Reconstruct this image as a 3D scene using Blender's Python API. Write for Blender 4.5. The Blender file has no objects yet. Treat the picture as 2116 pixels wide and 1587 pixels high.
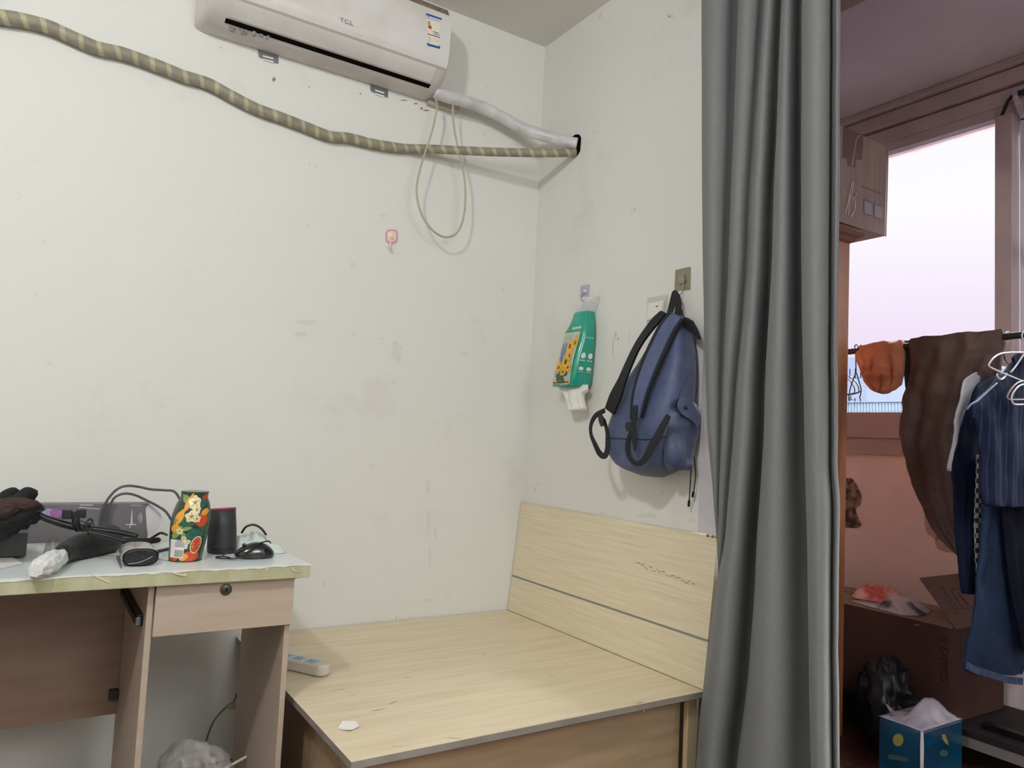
import bpy, bmesh, math, random
from mathutils import Vector, Matrix, noise
random.seed(7)
D = bpy.data
COL = bpy.context.scene.collection
PI = math.pi
# ------------------------------------------------------------------ camera
W, H, F = 2116, 1587, 1546.5
YAW, PIT, ROL = map(math.radians, (32.447, 4.111, 2.735))
fw = Vector((math.sin(YAW)*math.cos(PIT), math.cos(YAW)*math.cos(PIT), math.sin(PIT)))
r0 = Vector((math.cos(YAW), -math.sin(YAW), 0)); u0 = r0.cross(fw)
rt = math.cos(ROL)*r0 + math.sin(ROL)*u0
up = -math.sin(ROL)*r0 + math.cos(ROL)*u0
CAM = Vector((0, 0, 1.15))
cd = D.cameras.new('camera'); cam = D.objects.new('camera', cd); COL.objects.link(cam)
cd.sensor_width = 36; cd.lens = F/W*36; cd.clip_start = .02; cd.clip_end = 500
cam.matrix_world = Matrix(((rt.x, up.x, -fw.x, CAM.x), (rt.y, up.y, -fw.y, CAM.y), (rt.z, up.z, -fw.z, CAM.z), (0, 0, 0, 1)))
bpy.context.scene.camera = cam
XW, YW, ZC = 1.8354, 2.7425, 2.935          # right wall, back wall, ceiling
XB, ZB = 3.45, 2.85                         # balcony window wall, balcony ceiling
def P(px, py, ax, val):
    d = rt*((px-W/2)/F) - up*((py-H/2)/F) + fw
    return CAM + d*((val-CAM[ax])/d[ax])
def PX(p):
    d = Vector(p)-CAM; return (W/2+F*d.dot(rt)/d.dot(fw), H/2-F*d.dot(up)/d.dot(fw))
def solveY(px, X, z):
    k = (px-W/2)/F; a = rt - fw*k           # (p-C).a = 0
    return CAM.y - ((X-CAM.x)*a.x + (z-CAM.z)*a.z)/a.y
def solveX(px, Y, z):
    k = (px-W/2)/F; a = rt - fw*k
    return CAM.x - ((Y-CAM.y)*a.y + (z-CAM.z)*a.z)/a.x
# ------------------------------------------------------------------ materials
def lin(c):
    f = lambda v: (v/255)/12.92 if v/255 <= .04045 else (((v/255)+.055)/1.055)**2.4
    return (f(c[0]), f(c[1]), f(c[2]), 1)
MATS = {}
def mat(name, rgb, rough=.6, var=0, vs=8, bump=0, bs=40, stretch=(1, 1, 1), metal=0, spec=.5, rgb2=None, ramp=(.35, .65), alpha=1, trans=0, coat=0, detail=4, sheen=0, emit=0):
    if name in MATS: return MATS[name]
    m = D.materials.new(name); m.use_nodes = True; nt = m.node_tree; N = nt.nodes; L = nt.links
    b = N['Principled BSDF']; b.inputs['Roughness'].default_value = rough; b.inputs['Metallic'].default_value = metal
    b.inputs['Specular IOR Level'].default_value = spec; b.inputs['Base Color'].default_value = lin(rgb)
    b.inputs['Coat Weight'].default_value = coat; b.inputs['Sheen Weight'].default_value = sheen
    b.inputs['Alpha'].default_value = alpha; b.inputs['Transmission Weight'].default_value = trans
    tc = N.new('ShaderNodeTexCoord'); mp = N.new('ShaderNodeMapping'); mp.inputs['Scale'].default_value = stretch
    L.new(tc.outputs['Object'], mp.inputs['Vector'])
    if var or rgb2:
        n = N.new('ShaderNodeTexNoise'); n.inputs['Scale'].default_value = vs; n.inputs['Detail'].default_value = detail
        L.new(mp.outputs['Vector'], n.inputs['Vector'])
        r = N.new('ShaderNodeValToRGB'); L.new(n.outputs['Fac'], r.inputs['Fac'])
        r.color_ramp.elements[0].position, r.color_ramp.elements[1].position = ramp
        c2 = rgb2 or tuple(max(0, v*(1-var)) for v in rgb)
        r.color_ramp.elements[0].color = lin(c2); r.color_ramp.elements[1].color = lin(rgb)
        L.new(r.outputs['Color'], b.inputs['Base Color'])
    if bump:
        n2 = N.new('ShaderNodeTexNoise'); n2.inputs['Scale'].default_value = bs; n2.inputs['Detail'].default_value = 5
        L.new(mp.outputs['Vector'], n2.inputs['Vector'])
        bp = N.new('ShaderNodeBump'); bp.inputs['Strength'].default_value = bump; bp.inputs['Distance'].default_value = .01
        L.new(n2.outputs['Fac'], bp.inputs['Height']); L.new(bp.outputs['Normal'], b.inputs['Normal'])
    MATS[name] = m; return m
def film(name, rgb, a=.25, rough=.15, bump=.6, bs=30):
    """thin clear plastic: transparent with a glossy/diffuse skin"""
    if name in MATS: return MATS[name]
    m = mat(name, rgb, rough, bump=bump, bs=bs, alpha=a, spec=.8); return m
def wood(name, rgb, rgb2, stretch, vs=6, rough=.45, bump=.03):
    return mat(name, rgb, rough, rgb2=rgb2, vs=vs, stretch=stretch, bump=bump, bs=vs*1.5, ramp=(.3, .62), detail=8)
def wallmat(name, rgb, stain, amt=.35):
    m = mat(name, rgb, .75, bump=.12, bs=9, spec=.25); nt = m.node_tree; N = nt.nodes; L = nt.links
    b = N['Principled BSDF']; tc = N.new('ShaderNodeTexCoord')
    n = N.new('ShaderNodeTexNoise'); n.inputs['Scale'].default_value = 2.2; n.inputs['Detail'].default_value = 6; n.inputs['Roughness'].default_value = .7
    L.new(tc.outputs['Object'], n.inputs['Vector'])
    r = N.new('ShaderNodeValToRGB'); r.color_ramp.elements[0].position = .58; r.color_ramp.elements[1].position = .8
    r.color_ramp.elements[0].color = (0, 0, 0, 1); r.color_ramp.elements[1].color = (amt, amt, amt, 1); L.new(n.outputs['Fac'], r.inputs['Fac'])
    n3 = N.new('ShaderNodeTexNoise'); n3.inputs['Scale'].default_value = 14; n3.inputs['Detail'].default_value = 3
    L.new(tc.outputs['Object'], n3.inputs['Vector'])
    r3 = N.new('ShaderNodeValToRGB'); r3.color_ramp.elements[0].position = .73; r3.color_ramp.elements[1].position = .78
    r3.color_ramp.elements[0].color = (0, 0, 0, 1); r3.color_ramp.elements[1].color = (amt*1.1,)*3+(1,); L.new(n3.outputs['Fac'], r3.inputs['Fac'])
    ad = N.new('ShaderNodeMath'); ad.operation = 'MAXIMUM'; L.new(r.outputs['Color'], ad.inputs[0]); L.new(r3.outputs['Color'], ad.inputs[1])
    mx = N.new('ShaderNodeMix'); mx.data_type = 'RGBA'; mx.inputs['A'].default_value = lin(rgb); mx.inputs['B'].default_value = lin(stain)
    L.new(ad.outputs[0], mx.inputs['Factor']); L.new(mx.outputs['Result'], b.inputs['Base Color'])
    return m
# ------------------------------------------------------------------ object helpers
ORG = {}
def tag(o, label=None, cat=None, group=None, kind=None):
    if label: o['label'] = label
    if cat: o['category'] = cat
    if group: o['group'] = group
    if kind: o['kind'] = kind
    return o
def thing(name, label, cat, loc, group=None):
    o = D.objects.new(name, None); o.empty_display_size = .03; COL.objects.link(o); o.location = loc
    ORG[o.name] = Vector(loc); return tag(o, label, cat, group)
def mk(name, vs, fs, m, parent=None, smooth=False, bevel=0, sub=0, kind=None, solid=0, fmats=None, label=None, autosm=False):
    vs = [Vector(v) for v in vs]
    lo = [min(v[i] for v in vs) for i in range(3)]; hi = [max(v[i] for v in vs) for i in range(3)]
    o0 = Vector(((lo[0]+hi[0])/2, (lo[1]+hi[1])/2, lo[2]))
    me = D.meshes.new(name); me.from_pydata([v-o0 for v in vs], [], fs)
    bm = bmesh.new(); bm.from_mesh(me); bmesh.ops.recalc_face_normals(bm, faces=bm.faces); bm.to_mesh(me); bm.free()
    ms = m if isinstance(m, (list, tuple)) else [m]
    for k in ms: me.materials.append(k)
    if fmats:
        for p, i in zip(me.polygons, fmats): p.material_index = i
    if smooth:
        for p in me.polygons: p.use_smooth = True
    o = D.objects.new(name, me); COL.objects.link(o); ORG[o.name] = o0
    if parent is not None:
        o.parent = parent; o.location = o0-ORG[parent.name]
    else: o.location = o0
    if solid:
        s = o.modifiers.new('s', 'SOLIDIFY'); s.thickness = solid; s.offset = 0
    if bevel:
        b = o.modifiers.new('b', 'BEVEL'); b.width = bevel; b.segments = 2; b.limit_method = 'ANGLE'; b.angle_limit = .6
    if sub:
        s = o.modifiers.new('u', 'SUBSURF'); s.levels = sub; s.render_levels = sub
    if kind: o['kind'] = kind
    if label: o['label'] = label
    return o
BF = [(0, 1, 2, 3), (7, 6, 5, 4), (0, 4, 5, 1), (1, 5, 6, 2), (2, 6, 7, 3), (3, 7, 4, 0)]
def boxv(a, b):
    x0, y0, z0 = a; x1, y1, z1 = b
    return [(x0, y0, z0), (x1, y0, z0), (x1, y1, z0), (x0, y1, z0), (x0, y0, z1), (x1, y0, z1), (x1, y1, z1), (x0, y1, z1)]
def box(name, a, b, m, parent=None, bevel=.002, **k): return mk(name, boxv(a, b), BF, m, parent, bevel=bevel, **k)
def boxes(name, lst, m, parent=None, bevel=0, **k):
    vs, fs = [], []
    for a, b in lst:
        n = len(vs); vs += boxv(a, b); fs += [tuple(i+n for i in f) for f in BF]
    return mk(name, vs, fs, m, parent, bevel=bevel, **k)
def prism(name, pts, off, m, parent=None, **k):
    """polygon pts extruded by vector off"""
    n = len(pts); off = Vector(off); vs = [Vector(p) for p in pts]+[Vector(p)+off for p in pts]
    fs = [tuple(range(n)), tuple(range(2*n-1, n-1, -1))]+[(i, (i+1) % n, n+(i+1) % n, n+i) for i in range(n)]
    return mk(name, vs, fs, m, parent, **k)
def wq(name, pxs, ax, val, th, m, parent=None, **k):
    """polygon traced on a wall plane, th thick towards the room"""
    off = [0, 0, 0]; off[ax] = -th
    return prism(name, [P(x, y, ax, val) for x, y in pxs], off, m, parent, **k)
def cr(pts, n=6, closed=False):
    pts = [tuple(p) for p in pts]; out = []; m = len(pts)
    rng = range(m) if closed else range(m-1)
    for i in rng:
        g = lambda j: pts[j % m] if closed else pts[max(0, min(m-1, j))]
        a, b, c, d = g(i-1), g(i), g(i+1), g(i+2)
        for k in range(n):
            t = k/n
            out.append(tuple(.5*(2*b[q]+(c[q]-a[q])*t+(2*a[q]-5*b[q]+4*c[q]-d[q])*t*t+(3*b[q]-a[q]-3*c[q]+d[q])*t**3) for q in range(len(b))))
    if not closed: out.append(pts[-1])
    return out
def tubegeo(pts, rad, seg=10, closed=False, flat=1.0):
    pts = [Vector(p) for p in pts]; n = len(pts)
    if not isinstance(rad, (list, tuple)): rad = [rad]*n
    T = []
    for i in range(n):
        a = pts[(i-1) % n] if closed or i else pts[0]; b = pts[(i+1) % n] if closed or i < n-1 else pts[-1]
        T.append((b-a).normalized())
    ref = Vector((0, 0, 1)) if abs(T[0].z) < .9 else Vector((1, 0, 0))
    nn = (ref-T[0]*ref.dot(T[0])).normalized(); vs, fs = [], []
    for i in range(n):
        nn = (nn-T[i]*nn.dot(T[i])).normalized(); bb = T[i].cross(nn)
        for k in range(seg):
            a = 2*PI*k/seg; vs.append(pts[i]+(nn*math.cos(a)+bb*math.sin(a)*flat)*rad[i])
    for i in range(n if closed else n-1):
        for k in range(seg):
            j = (i+1) % n; fs.append((i*seg+k, i*seg+(k+1) % seg, j*seg+(k+1) % seg, j*seg+k))
    if not closed: fs += [tuple(range(seg-1, -1, -1)), tuple((n-1)*seg+k for k in range(seg))]
    return vs, fs
def tube(name, pts, rad, m, parent=None, n=6, seg=10, closed=False, flat=1.0, **k):
    if isinstance(rad, (list, tuple)): q = cr([tuple(p)+(r,) for p, r in zip(pts, rad)], n, closed)
    else: q = cr([tuple(p)+(rad,) for p in pts], n, closed)
    vs, fs = tubegeo([a[:3] for a in q], [a[3] for a in q], seg, closed, flat)
    return mk(name, vs, fs, m, parent, smooth=True, **k)
def tubes(name, lst, m, parent=None, n=5, seg=8, **k):
    VS, FS = [], []
    for pts, r in lst:
        q = cr(pts, n); vs, fs = tubegeo(q, r, seg); b = len(VS); VS += vs; FS += [tuple(i+b for i in f) for f in fs]
    return mk(name, VS, FS, m, parent, smooth=True, **k)
def ribbon(name, pts, w, m, nrm, parent=None, th=.0015, n=6, **k):
    """flat strap: pts path, width across path and perpendicular to nrm"""
    ww = w if isinstance(w, (list, tuple)) else [w]*len(pts)
    q = cr([tuple(p)+(x,) for p, x in zip(pts, ww)], n); P3 = [Vector(a[:3]) for a in q]; vs, fs = [], []
    nrm = Vector(nrm).normalized()
    for i, p in enumerate(P3):
        t = (P3[min(i+1, len(P3)-1)]-P3[max(i-1, 0)]).normalized(); s = t.cross(nrm).normalized()*q[i][3]/2
        vs += [p-s-nrm*th, p+s-nrm*th, p+s+nrm*th, p-s+nrm*th]
        if i:
            a, b = 4*(i-1), 4*i; fs += [(a+j, a+(j+1) % 4, b+(j+1) % 4, b+j) for j in range(4)]
    e = 4*(len(P3)-1); fs += [(3, 2, 1, 0), (e, e+1, e+2, e+3)]
    return mk(name, vs, fs, m, parent, smooth=False, **k)
def loft(name, rings, m, parent=None, caps=True, smooth=True, **k):
    n = len(rings[0]); vs = [v for r in rings for v in r]; fs = []
    for i in range(len(rings)-1):
        for j in range(n): fs.append((i*n+j, i*n+(j+1) % n, (i+1)*n+(j+1) % n, (i+1)*n+j))
    if caps: fs += [tuple(range(n-1, -1, -1)), tuple((len(rings)-1)*n+j for j in range(n))]
    return mk(name, vs, fs, m, parent, smooth=smooth, **k)
def lathe(name, c, prof, m, parent=None, seg=32, tilt=(0, 0), shear=None, **k):
    rings = []
    for r, z in prof:
        rings.append([Vector((c[0]+r*math.cos(2*PI*j/seg)+tilt[0]*z, c[1]+r*math.sin(2*PI*j/seg)+tilt[1]*z, c[2]+z+(shear(r*math.cos(2*PI*j/seg), r*math.sin(2*PI*j/seg), z) if shear else 0))) for j in range(seg)])
    return loft(name, rings, m, parent, **k)
def sq(a, e): return math.copysign(abs(a)**e, a)
def cloth(name, rows, ax, val, th, m, parent=None, seg=36, ripple=.0, nr=5, sub=6, e=.75, seed=0, foldk=4, wr=.012, ws=9, thr=None, shear=0, **k):
    """hanging cloth body: rows (py, pxL, pxR) traced on the plane ax=val, closed thickness th, with vertical folds and wrinkles"""
    R = cr(rows, sub); rings = []; nv = Vector((0, 0, 0)); nv[ax] = -1
    for i, row in enumerate(R):
        py, a, b = row[:3]; t = i/(len(R)-1)
        sh = shear*(1-t)*(b-a)/2; A, B = P(a, py-sh, ax, val), P(b, py+sh, ax, val); c = (A+B)/2; h = (B-A)/2; ring = []
        T = th*(thr(t) if thr else (min(1, .25+t*4)*min(1, .35+(1-t)*6)))
        for j in range(seg):
            an = 2*PI*j/seg; u, v = sq(math.cos(an), e), sq(math.sin(an), e)
            p = c+h*u+nv*T*v
            f = ripple*math.sin(u*foldk*PI+seed+1.5*math.sin(3*t+seed))*min(1, .3+t*1.5)*(1-abs(u)**6)
            w = noise.noise(Vector((p.x*ws+seed*3, p.y*ws, p.z*ws*.8)))*wr+noise.noise(Vector((p.x*ws*2.7, p.y*ws*2.7+seed, p.z*ws*2)))*wr*.4
            p = p+nv*(f+w)*(1 if v >= -.3 else .6)+Vector((0, 0, w*.4)); ring.append(p)
        rings.append(ring)
    return loft(name, rings, m, parent, **k)
def text(name, body, o, xd, yd, size, m, parent=None, sx=1, align='CENTER', th=.0002, **k):
    c = D.curves.new(name, 'FONT'); c.body = body; c.size = size; c.align_x = align; c.align_y = 'CENTER'; c.extrude = th
    t = D.objects.new(name, c); COL.objects.link(t); dg = bpy.context.evaluated_depsgraph_get(); dg.update()
    me = D.meshes.new_from_object(t.evaluated_get(dg)); D.objects.remove(t)
    xd, yd = Vector(xd).normalized(), Vector(yd).normalized(); zd = xd.cross(yd)
    vs = [Vector(o)+xd*v.co.x*sx+yd*v.co.y+zd*v.co.z for v in me.vertices]; fs = [tuple(p.vertices) for p in me.polygons]
    return mk(name, vs, fs, m, parent, **k)
def blob(name, c, rad, m, parent=None, amp=.15, sc=3, seed=0, sub=4, squash=None, fold=False, **k):
    bm = bmesh.new(); bmesh.ops.create_icosphere(bm, subdivisions=sub, radius=1); vs = []
    for v in bm.verts:
        p = v.co.normalized(); nz = noise.noise(p*sc+Vector((seed*7.1, seed, 3)))
        if fold: nz = 1-2*abs(nz)*1.6+.35*noise.noise(p*sc*2.4+Vector((seed, 1, 2)))
        s = 1+amp*nz; q = Vector((p.x*rad[0]*s, p.y*rad[1]*s, p.z*rad[2]*s))
        if squash is not None and q.z < squash: q.z = squash
        vs.append(Vector(c)+q)
    fs = [tuple(v.index for v in f.verts) for f in bm.faces]; bm.free()
    return mk(name, vs, fs, m, parent, smooth=k.pop('smooth', True), **k)
def copytree(o, off):
    c = o.copy(); COL.objects.link(c)
    for ch in list(o.children):
        d = ch.copy(); COL.objects.link(d); d.parent = c
        for g in ch.children:
            e = g.copy(); COL.objects.link(e); e.parent = d
    c.location = o.location+Vector(off); return c

# common materials
M_wall = wallmat('white_wall_paint', (222, 221, 215), (196, 190, 180), .5)
M_ceil = mat('ceiling_paint', (226, 222, 215), .9, spec=.1, bump=.05, bs=20)
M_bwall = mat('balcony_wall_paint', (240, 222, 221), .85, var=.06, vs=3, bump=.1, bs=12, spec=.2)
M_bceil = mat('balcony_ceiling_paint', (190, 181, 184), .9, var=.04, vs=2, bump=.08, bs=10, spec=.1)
M_frame = mat('window_frame_paint', (178, 160, 158), .5, var=.06, vs=5, bump=.05, bs=10)
M_floor = wood('dark_floor_wood', (96, 62, 50), (60, 36, 30), (1, 12, 1), 4, .4)
M_black = mat('black_plastic', (13, 13, 15), .35)
M_dark = mat('dark_recess', (12, 12, 12), .9, spec=.05)
M_steel = mat('steel', (150, 148, 145), .35, metal=.9)

# ================================================================== SETTING
def struct(name, vs, fs, m, **k): return mk(name, vs, fs, m, kind='structure', **k)
X0, Y0 = -2.2, -2.0
box('floor', (X0-.1, Y0-.1, -.1), (3.6, 3.0, 0), M_floor, bevel=0, kind='structure')
box('ceiling', (X0-.1, Y0-.1, ZC), (XW+.2, YW+.1, ZC+.1), M_ceil, bevel=0, kind='structure')
box('ceiling', (XW+.2, Y0-.1, ZB), (3.6, 3.0, ZB+.1), M_bceil, bevel=0, kind='structure')
box('wall_back', (X0-.1, YW, 0), (XW+.2, YW+.12, ZC), M_wall, bevel=0, kind='structure')
box('wall_left', (X0-.1, Y0, 0), (X0, YW, ZC), M_wall, bevel=0, kind='structure')
box('wall_front', (X0-.1, Y0-.1, 0), (3.6, Y0, ZC), M_wall, bevel=0, kind='structure')
YJ = 1.728; YJ2 = -.5; ZL = 2.53; XT = XW+.2
M_jamb = mat('jamb_paint', (205, 200, 200), .8, var=.05, vs=6, bump=.1, bs=20)
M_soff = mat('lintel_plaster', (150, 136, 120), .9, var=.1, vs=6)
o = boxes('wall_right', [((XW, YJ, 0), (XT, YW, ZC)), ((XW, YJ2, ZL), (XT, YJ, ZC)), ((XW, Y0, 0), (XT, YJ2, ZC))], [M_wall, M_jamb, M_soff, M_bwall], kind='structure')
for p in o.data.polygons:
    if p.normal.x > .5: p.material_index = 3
    elif p.normal.y < -.5: p.material_index = 1
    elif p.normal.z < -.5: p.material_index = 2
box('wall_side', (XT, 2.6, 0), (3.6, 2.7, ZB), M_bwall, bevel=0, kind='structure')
# window wall: sill, opening, head
ZS, ZT = P(1750, 875, 0, XB).z, P(1950, 284, 0, XB).z
GY1, GY0 = 2.45, -1.6                          # opening along Y
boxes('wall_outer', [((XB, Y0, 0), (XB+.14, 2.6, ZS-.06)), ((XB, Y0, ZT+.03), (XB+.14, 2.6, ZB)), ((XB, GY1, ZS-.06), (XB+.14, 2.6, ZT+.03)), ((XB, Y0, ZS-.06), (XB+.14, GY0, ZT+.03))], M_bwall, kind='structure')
# window: frame bars + two panes
zg0, zg1 = P(1750, 853, 0, XB).z, P(1950, 284, 0, XB).z-.0
my1, my0 = P(2067, 450, 0, XB).y, P(2103, 450, 0, XB).y
w = thing('window_1', None, None, (XB, (GY0+GY1)/2, ZS)); w['kind'] = 'structure'
M_lite = mat('window_sash_white', (214, 208, 216), .5)
boxes('window_frame', [((XB-.05, GY0, ZS-.07), (XB+.05, GY1, zg0)), ((XB-.03, GY0, zg1), (XB+.05, GY1, zg1+.05)), ((XB-.05, my0, zg0), (XB+.05, my1, zg1)), ((XB-.02, GY1-.05, zg0), (XB+.05, GY1, zg1)), ((XB-.02, GY0, zg0), (XB+.05, GY0+.05, zg1))], M_frame, w, bevel=.003)
boxes('window_sash', [((XB+.0, my0-.03, zg0+.02), (XB+.03, my0-.008, zg1-.02)), ((XB+.0, GY0+.05, zg0+.02), (XB+.03, GY0+.09, zg1-.02)), ((XB, GY0+.05, zg0), (XB+.03, my0-.008, zg0+.03)), ((XB, GY0+.05, zg1-.03), (XB+.03, my0-.008, zg1))], M_lite, w, bevel=.002)
mg = D.materials.new('window_glass'); mg.use_nodes = True; N = mg.node_tree.nodes; L = mg.node_tree.links
N.remove(N['Principled BSDF']); tr = N.new('ShaderNodeBsdfTransparent'); tr.inputs[0].default_value = (.97, .97, .98, 1); gl = N.new('ShaderNodeBsdfGlossy'); gl.inputs['Roughness'].default_value = .02
lw = N.new('ShaderNodeFresnel'); lw.inputs[0].default_value = 1.3; mxs = N.new('ShaderNodeMixShader'); L.new(lw.outputs[0], mxs.inputs[0]); L.new(tr.outputs[0], mxs.inputs[1]); L.new(gl.outputs[0], mxs.inputs[2]); L.new(mxs.outputs[0], N['Material Output'].inputs[0])
box('pane', (XB+.012, my1, zg0), (XB+.016, GY1-.05, zg1), mg, w, bevel=0)
box('pane', (XB+.012, GY0+.05, zg0), (XB+.016, my0, zg1), mg, w, bevel=0)
hg = P(2111, 520, 0, XB-.05)
boxes('hinge', [((XB-.03, hg.y-.02, hg.z-.05), (XB+.0, hg.y, hg.z+.05)), ((XB-.045, hg.y-.018, hg.z-.02), (XB-.03, hg.y-.002, hg.z+.03))], M_lite, w, bevel=.003)
# stepped plaster and timber bands between the window head and the ceiling; sill band beneath
z1 = P(1900, 275, 0, XB-.03).z
boxes('trim_1', [((XB-.045, Y0, zg1+.045), (XB, 2.6, zg1+.11)), ((XB-.07, Y0, zg1+.118), (XB, 2.6, ZB-.035)), ((XB-.1, Y0, ZB-.03), (XB, 2.6, ZB))], M_frame, kind='structure', bevel=.004)
box('trim_2', (XB-.025, GY0, ZS-.15), (XB, GY1, ZS-.07), M_frame, kind='structure', bevel=.003)
# peeled paint patches on the window wall
M_peel = mat('bare_plaster', (150, 128, 112), .95, rgb2=(70, 62, 60), vs=26, bump=.5, bs=30, ramp=(.42, .6))
M_peel2 = mat('bare_plaster_pale', (190, 160, 150), .95, rgb2=(120, 92, 88), vs=26, bump=.5, bs=30, ramp=(.3, .45))
def patch(pts, m):
    q = cr([(x, y) for x, y in pts], 4, True); q = [(x+2.2*noise.noise(Vector((x*.15, y*.15, 0))), y+2.2*noise.noise(Vector((x*.15, y*.15, 9)))) for x, y in q]
    o = wq('trim_3', q, 0, XB, .002, m, kind='structure')
patch([(1735, 990), (1748, 988), (1762, 990), (1772, 1005), (1780, 1022), (1778, 1042), (1769, 1052), (1772, 1066), (1779, 1080), (1776, 1090), (1750, 1090), (1735, 1088)], M_peel)
patch([(1912, 1065), (1940, 1080), (1968, 1115), (1985, 1138), (1960, 1141), (1938, 1134), (1930, 1112), (1915, 1100)], M_peel2)
# hole in the right wall where the pipes leave
hole = wq('trim_4', [(1183, 283), (1190, 278), (1197, 278), (1201, 284), (1200, 300), (1199, 312), (1193, 322), (1184, 325), (1182, 300)], 0, XW, .0025, M_dark, kind='structure')

# ================================================================== AIR CONDITIONER
M_ac = mat('aged_white_plastic', (214, 208, 204), .42, rgb2=(198, 190, 182), vs=5, ramp=(.3, .6))
M_ac2 = mat('aged_white_plastic_panel', (216, 213, 210), .35, rgb2=(203, 194, 186), vs=4, ramp=(.3, .55))
AX0, AX1 = .366, 1.270
prof = cr([(2.742, 2.510), (2.68, 2.510), (2.645, 2.515), (2.612, 2.528), (2.578, 2.551), (2.553, 2.581), (2.54, 2.62), (2.536, 2.68), (2.538, 2.74), (2.552, 2.79), (2.585, 2.83), (2.64, 2.848), (2.742, 2.85)], 5)
def cut(p, lo, hi): return p[lo:hi]
def offp(p, d):
    out = []
    for i in range(len(p)):
        a = Vector(p[max(0, i-1)]); b = Vector(p[min(len(p)-1, i+1)]); t = (b-a).normalized(); out.append((p[i][0]-t.y*d*1, p[i][1]+t.x*d*1))
    return out
ac = thing('air_conditioner', 'aged white wall split air conditioner mounted under the ceiling', 'air conditioner', ((AX0+AX1)/2, 2.742, 2.499))
def shell(name, x0, x1, pr, m, rnd=.02, inward=(2.69, 2.67)):
    rings = []
    xs = [(x0, .80), (x0+rnd*.15, .90), (x0+rnd*.5, .965), (x0+rnd, 1), (x1-rnd, 1), (x1-rnd*.5, .965), (x1-rnd*.15, .90), (x1, .80)]
    for x, s in xs: rings.append([Vector((x, 2.742+(y-2.742)*(s if rnd else 1), 2.675+(z-2.675)*(1-(1-s)*.5))) for y, z in pr])
    return loft(name, rings, m, ac, smooth=True)
shell('housing', AX0, AX1, prof, M_ac, .035)
# curved panels that follow the profile
def curved(name, x0, x1, i0, i1, d0, d1, m, par=None, **k):
    a = offp(prof, d0)[i0:i1+1]; b = offp(prof, d1)[i0:i1+1]; loop = a+b[::-1]; rings = [[Vector((x, y, z)) for y, z in loop] for x in (x0, x1)]
    return loft(name, rings, m, par or ac, smooth=False, bevel=.0012, **k)
sg = 1 if offp(prof, .01)[35][0] < prof[35][0] else -1
fp = curved('front_panel', AX0+.02, AX1-.018, 24, 48, 0, sg*.0035, M_ac2)
fl = curved('air_flap', .452, 1.212, 15, 23, 0, sg*.003, M_ac2)
curved('air_outlet', .445, 1.219, 11, 14, 0, sg*.0012, M_dark)
curved('panel_seam', AX0+.03, AX1-.03, 23, 24, 0, sg*.0022, mat('seam_grey', (176, 171, 167), .7))
grille = curved('air_grille', .98, 1.245, 44, 47, 0, sg*.0055, mat('grille_dust', (134, 120, 106), .8, rgb2=(110, 92, 80), vs=60))
def acp(px, py, d=.0055):
    p = P(px, py, 1, 2.6)
    for _ in range(8):                       # march to the profile surface
        z = p.z; y = None
        for a, b in zip(prof[10:], prof[11:52]):
            if a[1] <= z <= b[1]: y = a[0]+(b[0]-a[0])*(z-a[1])/max(1e-6, b[1]-a[1]); break
        if y is None: break
        p = P(px, py, 1, y-d)
    return p
def acq(name, pxs, m, parent, d=.0042, th=.0006, **k):
    return prism(name, [acp(x, y, d) for x, y in pxs], (0, -th, 0), m, parent, **k)
lab = acq('energy_label', [(880, 27), (913, 38), (909, 101), (883, 94)], mat('label_blue', (28, 84, 150), .4), fp)
def lp(u, v):
    a, b, c, d = (880, 27), (913, 38), (909, 101), (883, 94)
    x = (a[0]*(1-u)+b[0]*u)*(1-v)+(d[0]*(1-u)+c[0]*u)*v; y = (a[1]*(1-u)+b[1]*u)*(1-v)+(d[1]*(1-u)+c[1]*u)*v; return (x, y)
def lq(nm, u0, v0, u1, v1, m, d=.0052): return acq(nm, [lp(u0, v0), lp(u1, v0), lp(u1, v1), lp(u0, v1)], m, fp, d=d, th=.0004)
lq('label_paper', .09, .17, .91, .93, mat('label_cream', (226, 220, 204), .5))
M_ink = mat('print_dark', (60, 62, 70), .6)
for a in ((.06, .62, .94, .64), (.45, .5, .85, .515), (.5, .56, .9, .57), (.2, .7, .22, .88), (.12, .08, .2, .1), (.7, .78, .8, .79)): lq('label_line', *a, M_ink, d=.0058)
for k, (cc, u1) in enumerate((((40, 120, 70), .24), ((120, 160, 60), .27), ((200, 150, 50), .3), ((190, 60, 50), .34))): lq('rating_bar', .13, .23+.045*k, u1, .26+.045*k, mat('bar%d' % k, cc, .5), d=.0058)
lq('rating_mark', .14, .4, .36, .44, mat('mark_red', (200, 40, 40), .5), d=.0058)
for u in (.2, .32, .44, .56, .68, .8): lq('label_heading', u, .06, u+.08, .12, mat('label_lightblue', (190, 215, 240), .5), d=.0058)
c0 = acp(716, 45, .0046); c1 = acp(735, 50, .0072)
xd = Vector((1, 0, 0)); ys = acp(716, 40, .0072)-acp(716, 50, .0072)
text('logo', 'TCL', c0+Vector((0, -.0006, 0)), xd, (0, 0, 1), .021, mat('logo_grey', (112, 112, 116), .4), fp, sx=1.35)
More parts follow.
